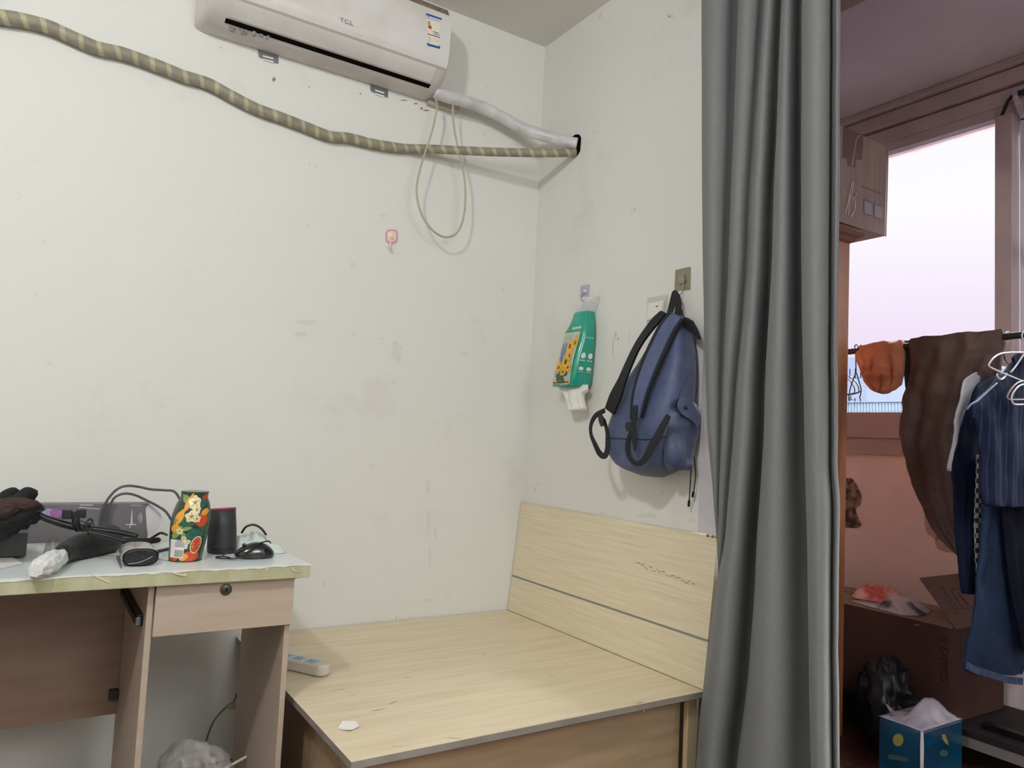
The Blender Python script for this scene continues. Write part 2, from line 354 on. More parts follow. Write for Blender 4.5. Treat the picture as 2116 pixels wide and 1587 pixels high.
# torn remains of a sticker under the outlet
M_torn = mat('torn_sticker', (150, 150, 150), .6, rgb2=(196, 190, 186), vs=120, ramp=(.4, .55))
def low(px, py):                              # point on the lower curved front
    best = None
    for y, z in prof[2:16]:
        q = P(px, py, 1, y); e = abs(q.z-z)
        if best is None or e < best[0]: best = (e, q)
    return best[1]+Vector((0, -.0014, -.0014))
for xs in ((474, 52, 488, 58, 484, 70, 472, 62), (490, 57, 505, 60, 512, 74, 492, 71), (523, 62, 530, 66, 528, 76, 519, 74), (537, 68, 546, 72, 544, 78, 534, 76), (552, 72, 558, 74, 552, 84, 548, 82), (508, 60, 515, 64, 512, 68, 507, 66)):
    prism('sticker_remains', [low(xs[i], xs[i+1]) for i in range(0, 8, 2)], (0, -.0004, -.0004), M_torn, ac)
# wall bracket tabs under the unit
M_galv = mat('galvanised_steel', (128, 128, 130), .4, metal=.6)
for tx in (533, 765):
    k = 1 if tx < 600 else .86
    wq('mounting_bracket', [(tx, 90), (tx+42*k, 90+12), (tx+42*k, 132), (tx+34*k, 130), (tx+2, 119), (tx, 112)] if tx < 600 else [(tx, 165), (tx+36, 175), (tx+36, 202), (tx+30, 200), (tx+3, 190), (tx, 186)], 1, YW, .004, M_galv, ac, bevel=.001)
    for dy in (0, 7):
        a = (tx+10, (114 if tx < 600 else 185)+dy-.0)
        wq('bracket_slot', [a, (a[0]+22*k, a[1]+6), (a[0]+22*k, a[1]+9), (a[0], a[1]+3)], 1, YW-.004, .0008, mat('slot_white', (225, 225, 222), .7), ac)
# back plate tail sticking out at the lower right with the grey sleeve
box('back_plate', (1.26, YW-.03, 2.495), (1.40, YW-.001, 2.535), mat('beige_plate', (196, 186, 174), .6), ac)

# white lagged pipe from the unit to the hole
pw = [P(898, 190, 1, 2.66), P(925, 200, 1, 2.66), P(955, 208, 1, 2.66), P(1000, 224, 1, 2.67), P(1040, 244, 1, 2.66), P(1075, 263, 1, 2.65), P(1110, 276, 1, 2.60), P(1150, 287, 1, 2.54), P(1175, 294, 0, XW-.03), P(1193, 297, 0, XW-.004)]
M_lag = mat('white_tape_lagging', (214, 212, 213), .3, rgb2=(190, 188, 188), vs=14, bump=.35, bs=26, coat=.3)
tag(tube('pipe', pw, [.024, .026, .025, .026, .0245, .026, .026, .0245, .0245, .0245], M_lag, n=8, seg=16), 'white tape-wrapped pipe from air conditioner into the wall hole', 'pipe')
# striped pipe

M_s1 = mat('wrap_olive_grey', (146, 141, 122), .55, rgb2=(128, 122, 106), vs=20, bump=.2, bs=30); M_s2 = mat('wrap_pale_green', (180, 175, 140), .55, rgb2=(166, 158, 132), vs=20, bump=.2, bs=30)
sp = [(-30, 28), (0, 35), (50, 43), (100, 56), (150, 78), (200, 99), (250, 110), (300, 127), (350, 146), (380, 158), (430, 173), (480, 200), (530, 225), (580, 243), (630, 262), (680, 281), (720, 285), (770, 297), (820, 305)]
pts = [(x_, YW-.026, z_, .0225) for x_, z_ in ((X0+.03, 2.44), (-1.9, 2.46), (-1.6, 2.47), (-1.3, 2.46), (-1.0, 2.44), (-.7, 2.43), (-.45, 2.42), (-.25, 2.415))]+[tuple(P(x, y, 1, YW-.022))+(.0225-.0035*i/18,) for i, (x, y) in enumerate(sp)]
A_ = P(850, 307, 1, YW-.026); Hh = P(1190, 317, 0, XW-.006)
for t, py in ((0, 0), (.1, 0), (.27, 1), (.45, 2), (.62, 2), (.8, 1), (.92, 0), (1, -2)):
    q = A_.lerp(Hh, t)+Vector((0, 0, -.002*py)); pts.append(tuple(q)+(.0175 if t < .9 else .0165,))
q = cr(pts, 6); ax = [Vector(a[:3]) for a in q]; seg = 30; vs, fs = tubegeo(ax, [a[3] for a in q], seg)
# arclength resampled so that the winding is even
Ls = [0]
for a, b_ in zip(ax, ax[1:]): Ls.append(Ls[-1]+(b_-a).length)
def at(s):
    for i in range(len(Ls)-1):
        if Ls[i+1] >= s: t = (s-Ls[i])/max(1e-9, Ls[i+1]-Ls[i]); return ax[i].lerp(ax[i+1], t), q[i][3]*(1-t)+q[i+1][3]*t
    return ax[-1], q[-1][3]
step = .0028; ns = int(Ls[-1]/step); pa = [at(i*step) for i in range(ns+1)]
rr = [r*(1+.05*noise.noise(Vector((i*.04, 3, 1)))) for i, (p, r) in enumerate(pa)]
vs, fs = tubegeo([p for p, r in pa], rr, seg)
fm = []
for i in range(ns):
    for k in range(seg):
        ph = (i*step/.052 - .8*k/seg) % 1; fm.append(1 if ph < .29 else 0)
fm += [0, 0]
tag(mk('pipe', vs, fs, [M_s1, M_s2], smooth=True, fmats=fm), 'olive grey pipe with pale spiral stripes running along the wall', 'pipe')
# beige cable loop hanging below the unit
cl = [(900, 205), (903, 222), (893, 270), (880, 310), (868, 350), (861, 385), (863, 415), (872, 445), (888, 470), (908, 486), (925, 490), (943, 482), (955, 460), (961, 425), (961, 385), (956, 345), (948, 312), (940, 275), (936, 240), (936, 216)]
lo = tag(tube('cable', [P(x, y, 1, 2.645) for x, y in cl], .0042, mat('beige_cable', (176, 166, 142), .5), n=6, seg=8), 'beige cable hanging in a long loop below the air conditioner', 'cable')

# ================================================================== WALL ITEMS
# pink hook
hk = thing('wall_hook', 'pink and white adhesive hook on the back wall below the cable loop', 'hook', P(808, 515, 1, YW))
ring = lambda cx, cy, a, b, n=20, e=.6: [(cx+a*sq(math.cos(2*PI*i/n), e), cy+b*sq(math.sin(2*PI*i/n), e)) for i in range(n)]
wq('backing', ring(809, 489, 12.5, 15), 1, YW, .003, mat('pink_plastic', (216, 150, 158), .4), hk)
wq('sticker_face', ring(809, 488, 9.5, 11), 1, YW-.003, .0008, mat('pale_pink', (232, 206, 200), .4), hk)
wq('sticker_dot', ring(806, 484, 4, 4, e=1), 1, YW-.0038, .0006, mat('white_print', (235, 232, 226), .4), hk)
wq('sticker_dot', ring(811, 493, 4, 3, e=1), 1, YW-.0038, .0006, mat('yellow_print', (214, 190, 90), .4), hk)
tube('hook', [P(807, 500, 1, YW-.004), P(806, 509, 1, YW-.012), P(806, 514, 1, YW-.022), P(808, 510, 1, YW-.03)], .004, mat('ivory_plastic', (220, 214, 196), .4), hk)
# small wall marks and screw stubs are thin paint flakes
# clear hook above tissue pack
ch = thing('wall_hook', 'small clear adhesive hook holding the teal tissue pack', 'hook', P(1208, 612, 0, XW))
wq('backing', [(1200, 591), (1219, 587), (1218, 612), (1199, 614)], 0, XW, .0015, mat('lilac_clear', (196, 192, 208), .25, alpha=.85), ch, bevel=.0005)
lathe('knob', P(1209, 602, 0, XW-.004), [(.001, -.008), (.008, -.006), (.009, 0), (.008, .006), (.001, .008)], mat('clear_knob', (206, 204, 214), .15), ch, seg=16)
tube('hook', [P(1206, 606, 0, XW-.006), P(1202, 614, 0, XW-.014), P(1201, 620, 0, XW-.02), P(1206, 622, 0, XW-.03)], .0016, M_steel, ch)
# gold hook
gh = thing('wall_hook', 'brushed gold adhesive hook plate carrying the blue backpack', 'hook', P(1411, 601, 0, XW))
wq('backing', [(1396, 558), (1426, 551), (1428, 554), (1427, 599), (1396, 602), (1394, 600)], 0, XW, .0015, mat('brushed_gold', (150, 142, 118), .4, metal=.35, var=.08, vs=20, stretch=(1, 1, 20)), gh, bevel=.0004)
wq('clasp', [(1405, 570), (1416, 568), (1418, 580), (1416, 586), (1405, 588), (1403, 580)], 0, XW-.0015, .006, mat('clasp_steel', (150, 148, 140), .3, metal=.8), gh, bevel=.001)
tube('hook', [P(1412, 578, 0, XW-.008), P(1412, 592, 0, XW-.01), P(1408, 606, 0, XW-.014), P(1402, 611, 0, XW-.03), P(1395, 606, 0, XW-.045)], .0018, M_steel, gh)
# light switch
sw = thing('light_switch', 'white square light switch behind the backpack top', 'light switch', P(1358, 665, 0, XW))
wq('switch_cover', [(1339, 616), (1380, 609), (1378, 668), (1338, 672)], 0, XW, .004, mat('clear_cover', (212, 210, 204), .2, alpha=.8), sw, bevel=.001)
wq('switch_plate', [(1341, 627), (1374, 621), (1372, 659), (1339, 662)], 0, XW-.004, .006, mat('switch_ivory', (220, 218, 206), .35), sw, bevel=.0015)
wq('rocker', [(1344, 632), (1370, 627), (1368, 655), (1342, 658)], 0, XW-.010, .003, mat('rocker_ivory', (224, 222, 212), .3), sw, bevel=.001)
wq('indicator', [(1355, 632), (1360, 631), (1360, 634), (1355, 635)], 0, XW-.013, .0005, mat('indicator', (120, 100, 60), .4), sw)
# socket low on back wall
so = thing('wall_socket', 'white wall socket low behind the bed platform', 'socket', P(840, 1300, 1, YW))
wq('socket_plate', [(818, 1274), (866, 1271), (866, 1300), (818, 1304)], 1, YW, .008, mat('socket_white', (218, 214, 204), .4), so, bevel=.002)
wq('socket_face', [(824, 1279), (861, 1276), (861, 1300), (824, 1304)], 1, YW-.008, .001, mat('socket_face', (208, 204, 194), .4), so)

# scuffs and marks on the painted walls
wb_, wr_ = D.objects['wall_back'], D.objects['wall_right']
rs = random.Random(21)
M_k1, M_k2, M_k3 = mat('scuff_faint', (214, 212, 205), .8), mat('scuff_mid', (200, 195, 186), .8), mat('scuff_dark', (140, 134, 124), .8)
def wmark(px, py, wpx, hpx, m, wall=1, n=14, seed=0):
    pts = [(px+wpx*math.cos(2*PI*i/n)*rs.uniform(.6, 1.25), py+hpx*math.sin(2*PI*i/n)*rs.uniform(.6, 1.25)) for i in range(n)]
    vs = [P(x, y, 1, YW-.0012) if wall else P(x, y, 0, XW-.0012) for x, y in pts]
    return mk('scuff', vs, [tuple(range(n))], m, wb_ if wall else wr_)
for q_ in ((820, 728, 12, 26, M_k1), (793, 446, 9, 4, M_k1), (728, 548, 6, 8, M_k1), (630, 665, 22, 6, M_k1), (622, 690, 14, 5, M_k1), (566, 164, 4, 5, M_k3), (745, 194, 2, 2, M_k3), (639, 180, 2, 1.5, M_k3), (456, 98, 3, 2, M_k2), (859, 214, 5, 1.6, M_k3), (871, 224, 4, 2.5, M_k3), (880, 228, 6, 1.4, M_k3), (834, 207, 9, 1, M_k3), (652, 343, 4, 4, M_k1), (640, 340, 3, 6, M_k1), (638, 465, 2, 2, M_k2), (884, 1005, 5, 16, M_k1), (886, 1075, 4, 26, M_k1), (888, 1150, 3, 24, M_k1), (900, 1100, 3, 18, M_k1), (668, 1207, 1, 8, M_k2), (730, 690, 5, 3, M_k1), (788, 700, 4, 3, M_k1), (1000, 275, 4, 5, M_k1), (884, 1240, 8, 5, M_k1), (560, 1130, 3, 2, M_k1), (960, 730, 10, 5, M_k1), (1040, 600, 3, 8, M_k1)): wmark(*q_)
for q_ in ((1306, 436, 3, 8, M_k1), (1312, 433, 2, 4, M_k2), (1386, 32, 8, 5, M_k1), (1383, 34, 3, 2, M_k2), (1380, 132, 2, 2, M_k1), (1272, 690, 2, 9, M_k2), (1266, 720, 1, 22, M_k2), (1277, 700, 1.5, 2, M_k3), (1300, 700, 1, 14, M_k1), (1228, 275, 6, 5, M_k1), (1112, 1000, 3, 4, M_k1), (1105, 1010, 1.5, 5, M_k2), (1191, 868, 9, 4, M_k1), (1386, 1015, 1.5, 1.5, M_k2), (1340, 1065, 22, 5, M_k1), (1430, 1075, 10, 5, M_k1), (1245, 1060, 5, 3, M_k1), (1104, 530, 2, 3, M_k1), (1190, 1010, 4, 3, M_k1)): wmark(*q_, wall=0)

# ================================================================== TISSUE PACK
tp = thing('tissue_pack', 'teal hanging tissue pack with sunflower picture on the right wall', 'tissue pack', P(1185, 800, 0, 1.78))
M_teal = mat('teal_film', (28, 160, 136), .28, rgb2=(16, 140, 118), vs=9, bump=.25, bs=22, coat=.4)
XR = XW-.004
rows = [(645, 1186, 1211, 1229), (668, 1177, 1209, 1231), (693, 1163.5, 1205, 1232), (747, 1150, 1190, 1228), (780, 1141.5, 1185, 1225), (796, 1140, 1184, 1222)]
rings = []; FR = []
for r in cr(rows, 4):
    br = P(r[3], r[0]+(4 if r[0] > 700 else 0), 0, XR); z = br.z; y0 = br.y
    xf = solveX(r[2], y0, z); yl = solveY(r[1], xf, z)
    FR.append((Vector((xf, y0, z)), Vector((xf, yl, z)), Vector((XR, y0, z)), Vector((XR, yl, z))))
    c = [Vector((XR, yl, z)), Vector((xf, yl, z)), Vector((xf, y0, z)), Vector((XR, y0, z))]; ring_ = []
    for i in range(4):
        a, b = c[i], c[(i+1) % 4]
        for t in (.06, .3, .5, .7, .94):
            p = a.lerp(b, t); bulge = .004*math.sin(t*PI); n_ = (b-a).cross(Vector((0, 0, 1))).normalized(); p = p-n_*bulge*(-1 if i != 3 else 0)+n_*0
            ring_.append(p)
    rings.append(ring_)
loft('pouch', rings, M_teal, tp)
def fq(u, v, side=0, d=.0055):
    """point on front (side 0, u 0=left edge) or side face (1) of the pack, v 0 top .. 1 bottom"""
    i = v*(len(FR)-1); k = min(int(i), len(FR)-2); t = i-k
    a = [FR[k][j].lerp(FR[k+1][j], t) for j in range(4)]
    if side == 0: return a[1].lerp(a[0], u)+Vector((-d, 0, 0))
    return a[0].lerp(a[2], u)+Vector((0, -d, 0))
def fpoly(nm, uv, m, side=0, d=.0055, sub=1):
    off = Vector((-.0003, 0, 0)) if side == 0 else Vector((0, -.0003, 0))
    return prism(nm, [fq(u, v, side, d) for u, v in uv], off, m, tp)
def fgrid(nm, u0, v0, u1, v1, m, side=0, d=.005, n=8):
    vs = [fq(u0+(u1-u0)*i/3, v0+(v1-v0)*j/n, side, d) for j in range(n+1) for i in range(4)]
    fs = [(j*4+i, j*4+i+1, j*4+i+5, j*4+i+4) for j in range(n) for i in range(3)]
    return mk(nm, vs, fs, m, tp)
fgrid('picture_border', .07, .37, .90, .93, mat('pic_gold', (214, 204, 150), .4), d=.0052)
pic = fgrid('picture', .12, .385, .85, .915, mat('pic_grey', (190, 196, 186), .4, rgb2=(150, 170, 170), vs=40), d=.0058)
fgrid('picture_table', .12, .87, .85, .915, mat('pic_table', (170, 84, 50), .5), d=.0062)
def disc(u, v, a, b, n=14, ph=0, pet=0): return [(u+a*(1+pet*math.cos(i*PI))*math.cos(2*PI*i/n+ph), v+b*(1+pet*math.cos(i*PI))*math.sin(2*PI*i/n+ph)) for i in range(n)]
rs = random.Random(3)
for u, v in ((.35, .50), (.25, .56), (.33, .60), (.22, .50)): fpoly('picture_sprig', disc(u, v, .05, .05), mat('sprig', (110, 124, 150), .5), d=.0062)
for u, v in ((.3, .76), (.5, .79), (.66, .74), (.4, .7), (.6, .66), (.35, .82)): fpoly('picture_leaf', disc(u, v, .1, .035, ph=u*9), mat('pleaf', (60, 92, 60), .5), d=.0064)
for k, (u, v, s) in enumerate(((.56, .48, .12), (.78, .46, .1), (.56, .60, .16), (.26, .655, .13), (.52, .71, .12), (.74, .66, .11), (.68, .55, .1))):
    fpoly('picture_sunflower', disc(u, v, s*1.15, s*.42, 22, k, .16), mat('petal', (226, 172, 46), .5), d=.0068+.0002*k)
    fpoly('picture_seedhead', disc(u, v, s*.42, s*.16, 10), mat('seed', (110, 66, 24), .5), d=.0074+.0002*k)
fpoly('picture_vase', disc(.5, .86, .17, .052, 18), mat('vase', (44, 92, 48), .25), d=.0074)
fpoly('picture_highlight', disc(.46, .85, .04, .015, 10), mat('vaseh', (150, 180, 90), .3), d=.0079)
M_wp = mat('white_ink', (214, 232, 224), .5)
for k in range(6): fgrid('printed_word', .42+.085*k, .285+.004*(k % 2), .42+.085*k+.06, .325, M_wp, d=.0062, n=1)
for k in range(7): fgrid('printed_line', .5+.06*k, .335, .5+.06*k+.03, .341, M_wp, d=.0062, n=1)
for k in range(5): fgrid('printed_caption', .45+.08*k, .925, .45+.08*k+.06, .95, M_wp, d=.0066, n=1)
for (u, v) in ((.22, .55), (.62, .55), (.22, .67), (.62, .67)):
    fpoly('printed_icon', disc(u+.07, v, .13, .022, 12), M_wp, 1, d=.0052); fgrid('printed_line', u-.08, v+.035, u+.22, v+.041, M_wp, 1, d=.0052, n=1)
for k in range(4): fgrid('printed_line', .2+.15*k, .42, .28+.15*k, .425, M_wp, 1, d=.0052, n=1)
# white tissue pulled out below
bt = FR[-1]; cx_ = (bt[0]+bt[1])/2
cloth('tissue', [(795, 1150, 1215), (806, 1160, 1213), (815, 1170, 1206), (830, 1173, 1206), (845, 1180, 1210), (850, 1184, 1204)], 0, 1.785, .02, mat('tissue_white', (232, 230, 224), .9, bump=.2, bs=40, sheen=.2), tp, ripple=.008, foldk=2, wr=.008, ws=30)
# clear handle
M_clear = film('clear_film', (226, 230, 228), .38)
h1 = [P(1190, 645, 0, XR-.012), P(1228, 646, 0, XR-.002), P(1236, 625, 0, XR-.002), P(1239, 609, 0, XR-.002), P(1222, 612, 0, XR-.004), P(1212, 622, 0, XR-.014), P(1199, 622, 0, XR-.016), P(1192, 632, 0, XR-.014)]
prism('handle', h1, (-.001, 0, 0), M_clear, tp)

# ================================================================== BACKPACK
M_bag = mat('blue_nylon', (72, 83, 116), .55, rgb2=(64, 74, 106), vs=30, bump=.12, bs=14, sheen=.15)
M_bagd = mat('blue_nylon_side', (66, 76, 106), .5, rgb2=(52, 60, 88), vs=20, bump=.5, bs=12, sheen=.15)
M_web = mat('black_webbing', (12, 13, 19), .7, bump=.1, bs=90)
bp = thing('backpack', 'blue nylon backpack with black straps hanging from gold hook', 'backpack', P(1345, 980, 0, 1.76))
Lp = [(1392, 648), (1368, 668), (1350, 690), (1312, 746), (1287, 781), (1270, 815), (1252, 856), (1240, 890), (1238, 905), (1238, 919), (1244, 935), (1254, 950), (1268, 966), (1285, 975)]
Rp = [(1411, 648), (1424, 662), (1434, 682), (1442, 710), (1447, 745), (1449, 785), (1447, 850), (1444, 890), (1439, 920), (1432, 948), (1422, 970), (1412, 978)]
def Dz(z):                                     # bag depth
    t = (1.60-z)/.55; t = max(0, min(1, t)); return .045+.12*min(1, t*1.6)**.8
Lw = []
for x, y in cr(Lp, 4):
    p = P(x, y, 0, 1.70)
    for _ in range(5): p = P(x, y, 0, XW-.01-Dz(p.z))
    Lw.append((p.z, p.y))
Rw = [(P(x, y, 0, XW-.015).z, P(x, y, 0, XW-.015).y) for x, y in cr(Rp, 4)]
def interp(tab, z):
    tab = sorted(tab)
    if z <= tab[0][0]: return tab[0][1]
    for a, b in zip(tab, tab[1:]):
        if a[0] <= z <= b[0]: return a[1]+(b[1]-a[1])*(z-a[0])/max(1e-9, b[0]-a[0])
    return tab[-1][1]
zt, zb = 1.612, 1.045; NR = 34; rings = []
for i in range(NR+1):
    z = zt+(zb-zt)*i/NR; yl, yr = interp(Lw, z), interp(Rw, z); d = Dz(z)
    e = 1.0
    if z < 1.085: e = math.sqrt(max(.05, 1-((1.085-z)/.042)**2)); 
    if i < 3: e = (.55, .8, .93)[i]
    cy, a = (yl+yr)/2, (yl-yr)/2*(.35+.65*e if z < 1.085 else 1); cx2, b = XW-.012-d/2, d/2*e; ring_ = []
    for j in range(44):
        an = 2*PI*j/44; y = cy+a*sq(math.cos(an), .42); x = cx2-b*sq(math.sin(an), .5)
        w = .006*noise.noise(Vector((y*8, z*8, x*8)))+.003*noise.noise(Vector((y*25, z*25, x*25)))
        if x > XW-.02: w = 0
        ring_.append(Vector((min(XW-.004, x-w*abs(math.sin(an))), y-w*.7, z+w*.3)))
    rings.append(ring_)
body = loft('main_body', rings, M_bag, bp)
def bf(px, py, d=.006):                        # point just in front of the bag's front face
    p = P(px, py, 0, 1.70)
    for _ in range(6): p = P(px, py, 0, XW-.012-Dz(p.z)-d)
    return p
NX = (-1, -.25, 0)
def rib(nm, pxs, w, d, m=M_web, th=.0015, nrm=NX, par=None, **k):
    return ribbon(nm, [bf(x, y, dd) for (x, y), dd in zip(pxs, d if isinstance(d, (list, tuple)) else [d]*len(pxs))], w, m, nrm, par or bp, th=th, **k)
# front seam
rib('seam', [(1262, 905), (1272, 905.5), (1300, 907), (1340, 908), (1378, 903)], .0025, .003, M_web)
rib('seam', [(1440, 726), (1425, 765), (1408, 805), (1392, 838)], .002, .002, mat('bag_seam', (48, 54, 84), .6))
# right shoulder strap: padded blue strap edged in black
rs_ = [(1400, 652), (1381, 676), (1361, 716), (1343, 757), (1329, 796), (1320, 832), (1315, 862)]
rib('shoulder_strap', rs_, [.055, .07, .074, .072, .066, .058, .045], [.016, .022, .028, .028, .026, .022, .018], M_web, th=.005)
rib('strap_padding', [(x-1, y) for x, y in rs_], [.036, .044, .046, .046, .042, .034, .026], [.023, .030, .036, .036, .034, .030, .026], M_bag, th=.004)
rib('strap_patch', [(1311, 838), (1310, 850), (1309, 868)], .026, .034, M_web, th=.002)
rib('buckle', [(1300, 872), (1301, 881), (1302, 890)], [.02, .03, .022], .03, mat('buckle_black', (20, 20, 24), .3), th=.004)
rib('webbing', [(1310, 866), (1309, 885), (1311, 905), (1312, 933)], [.018, .016, .018, .006], .034)
rib('webbing', [(1306, 885), (1300, 905), (1297, 925), (1301, 945), (1313, 957), (1327, 955), (1338, 940), (1345, 925), (1357, 905), (1370, 880), (1382, 858)], [.01, .016, .018, .016, .016, .02, .024, .026, .026, .022, .016], [.03, .03, .03, .03, .03, .03, .03, .025, .02, .014, .008])
# left shoulder strap, seen nearly edge on, hanging clear of the body
rib('shoulder_strap', [(1372, 645), (1356, 662), (1334, 690), (1316, 718), (1300, 752), (1286, 786), (1272, 820), (1260, 850)], [.022, .03, .026, .024, .026, .03, .044, .04], [.02, .03, .045, .05, .05, .045, .035, .02], M_web, th=.006)
rib('webbing', [(1250, 848), (1232, 858), (1222, 875), (1221, 896), (1229, 917), (1240, 938), (1251, 941), (1256, 920), (1255, 895), (1248, 866)], [.016, .017, .014, .012, .016, .02, .02, .018, .014, .010], [.03, .03, .035, .04, .04, .035, .03, .02, .015, .012])
rib('buckle', [(1240, 858), (1243, 868), (1246, 880)], [.014, .02, .014], .03, MATS['buckle_black'], th=.004)
# grab handle on the hook
HX = XW-.04
ribbon('grab_handle', [P(1383, 650, 0, HX-.01), P(1390, 625, 0, HX), P(1393, 604, 0, HX), P(1399, 612, 0, HX), P(1402, 630, 0, HX), P(1399, 650, 0, HX-.01)], [.02, .024, .014, .02, .024, .022], M_web, NX, bp)
prism('back_yoke', [P(x, y, 0, XW-.058) for x, y in ((1413, 655), (1424, 662), (1434, 680), (1441, 701), (1431, 690), (1420, 680), (1408, 676))], (.02, .0, 0), M_web, bp)
# side pocket with flap and snap
def bs(px, py, d):                             # point off the bag's right side (-Y) face
    p = P(px, py, 0, XW-.06)
    yr = interp(Rw, p.z); return P(px, py, 1, yr-d)
pts = []
pk = [(832, 1391, 1437), (846, 1384, 1442), (865, 1381, 1444), (895, 1379, 1443), (925, 1376, 1438), (955, 1378, 1431), (972, 1388, 1424)]
cloth('side_pocket', [(y, a, b-2) for y, a, b in pk], 1, interp(Rw, 1.16)-.004, .02, M_bagd, bp, ripple=.003, foldk=3, wr=.012, ws=22, e=.6)
fl_ = [(1404, 826), (1412, 821), (1424, 824), (1435, 838), (1442, 856), (1444, 876), (1444, 905), (1440, 882), (1428, 868), (1412, 858), (1403, 846), (1401, 834)]
prism('pocket_flap', [P(x, y, 1, interp(Rw, 1.16)-.033) for x, y in cr(fl_, 3, True)], (0, .006, 0), M_bag, bp, bevel=.0015)
fo = [P(x, y, 1, interp(Rw, 1.16)-.030) for x, y in ((1392, 836), (1396, 826), (1404, 824), (1402, 838), (1396, 844))]
prism('flap_tab', fo, (0, .004, 0), M_web, bp)
sc_ = P(1417, 842, 1, interp(Rw, 1.16)-.034)
mk('snap', *(lambda t: (t[0], t[1]))(tubegeo([sc_, sc_+Vector((0, -.003, 0)), sc_+Vector((0, -.005, 0))], [.0065, .0065, .003], 14)), mat('snap_metal', (60, 60, 68), .2, metal=.8), bp, smooth=True)
tubes('draw_cord', [([P(1431, 935, 0, XW-.03), P(1428, 970, 0, XW-.03), P(1426, 1005, 0, XW-.028), P(1424, 1038, 0, XW-.026)], .0022), ([P(1433, 940, 0, XW-.02), P(1437, 965, 0, XW-.02), P(1437, 990, 0, XW-.02), P(1433, 1020, 0, XW-.02)], .0022)], mat('cord_slate', (48, 54, 64), .6), bp)
tubes('cord_end', [([P(1424, 1034, 0, XW-.026), P(1423, 1047, 0, XW-.026)], .0042), ([P(1433, 1016, 0, XW-.02), P(1431, 1027, 0, XW-.02)], .0042)], M_web, bp)

# ================================================================== BED
M_birch = wood('birch_laminate', (224, 209, 178), (212, 194, 162), (.7, 9, 9), 5, .38)
M_birchv = wood('birch_laminate_headboard', (224, 212, 184), (211, 198, 166), (9, .7, 22), 6, .42)
M_edge = mat('grey_edge_band', (150, 142, 136), .6, var=.1, vs=12)
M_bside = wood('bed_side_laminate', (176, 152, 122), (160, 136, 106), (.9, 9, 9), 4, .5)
BX0, BX1, BY0, BY1, BZ = .655, 1.772, 1.62, 2.738, .416
bed = thing('bed', 'pale birch platform bed without a mattress in the room corner', 'bed', ((BX0+BX1)/2, (BY0+BY1)/2, 0))
o = box('bed_top', (BX0, BY0, BZ-.018), (BX1, BY1, BZ), [M_birch, M_edge], bed, bevel=.001)
for p in o.data.polygons:
    if abs(p.normal.z) < .5: p.material_index = 1
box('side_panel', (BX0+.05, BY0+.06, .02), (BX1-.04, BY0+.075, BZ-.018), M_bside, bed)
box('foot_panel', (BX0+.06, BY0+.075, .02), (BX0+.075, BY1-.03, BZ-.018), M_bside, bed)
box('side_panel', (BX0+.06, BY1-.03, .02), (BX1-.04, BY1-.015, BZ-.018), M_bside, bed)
box('end_panel', (BX1-.038, BY0+.03, .02), (BX1-.0, BY0+.048, BZ-.02), mat('bed_end', (206, 186, 146), .5, var=.06), bed)
# headboard leans back against the wall; two boards with a grey groove
def hb(y, s, off=0):                            # s = 0 bottom .. 1 top
    return Vector((1.772+(1.818-1.772)*s-off, y, BZ+.001+(.872-BZ)*s))
th = Vector((.015, 0, .001))
def hboard(nm, s0, s1, m, off=0, y1=BY1, y0=1.628):
    a, b, c, d = hb(y1, s0, off), hb(y0, s0, off), hb(y0, s1, off), hb(y1, s1, off)
    return prism(nm, [a, b, c, d], th, m, bed, bevel=.001)
hd0 = hboard('headboard', 0, .305, M_birchv); hboard('headboard', .322, 1, M_birchv); hboard('headboard_groove', .3, .327, mat('groove_grey', (140, 138, 140), .5), -.003)
o = prism('headboard_leg', [(1.776, 1.66, 0), (1.776, 1.64, 0), (1.795, 1.64, .5), (1.795, 1.66, .5)], (.03, 0, 0), mat('leg_dark', (120, 104, 84), .6), bed)
# scratches on the headboard
M_scr = mat('scratch_brown', (140, 122, 88), .8)
vs, fs = [], []
rs = random.Random(5)
for k in range(26):
    y = 1.98-.0105*k+rs.uniform(-.004, .004); s = .70-.0018*k+rs.uniform(-.012, .012); l = rs.uniform(.006, .016); n = len(vs)
    a = [hb(y, s, .0006), hb(y-l, s-.003, .0006), hb(y-l, s+.005, .0006), hb(y, s+.003, .0006)]; vs += a; fs.append((n, n+1, n+2, n+3))
mk('scratches', vs, fs, M_scr, bed)
# chips at the top right corner
M_chip = mat('chipboard', (150, 116, 84), .9)
for k, y in enumerate((1.632, 1.648, 1.668)): blob('edge_chip', hb(y, .995, 0)+Vector((0, 0, .002)), (.006, .006, .005), M_chip, bed, sub=2, seed=k)
# marks on the bed top
rs = random.Random(9); M_st = mat('stain', (178, 142, 100), .7)
def mark(nm, c, ux, uy, L_, w_, m, par):
    vs = []; nz_ = ux.cross(uy).normalized()
    for i in range(12):
        t = 2*PI*i/12; vs.append(c+ux*(L_*math.cos(t)*rs.uniform(.7, 1.3))+uy*(w_*math.sin(t)*rs.uniform(.5, 1.6)))
    return mk(nm, vs, [tuple(range(12))], m, par)
for (px, py) in ((718, 1430), (730, 1436), (700, 1425), (842, 1400), (905, 1368), (860, 1385), (780, 1467), (810, 1452), (1140, 1397), (1000, 1352), (1170, 1372), (940, 1525), (820, 1542), (596, 1425), (1320, 1452), (1330, 1470)):
    a = rs.uniform(-.6, .6); mark('stain', P(px, py, 2, BZ+.0006), Vector((math.cos(a), math.sin(a), 0)), Vector((-math.sin(a), math.cos(a), 0)), rs.uniform(.006, .02), rs.uniform(.001, .003), M_st, bed)
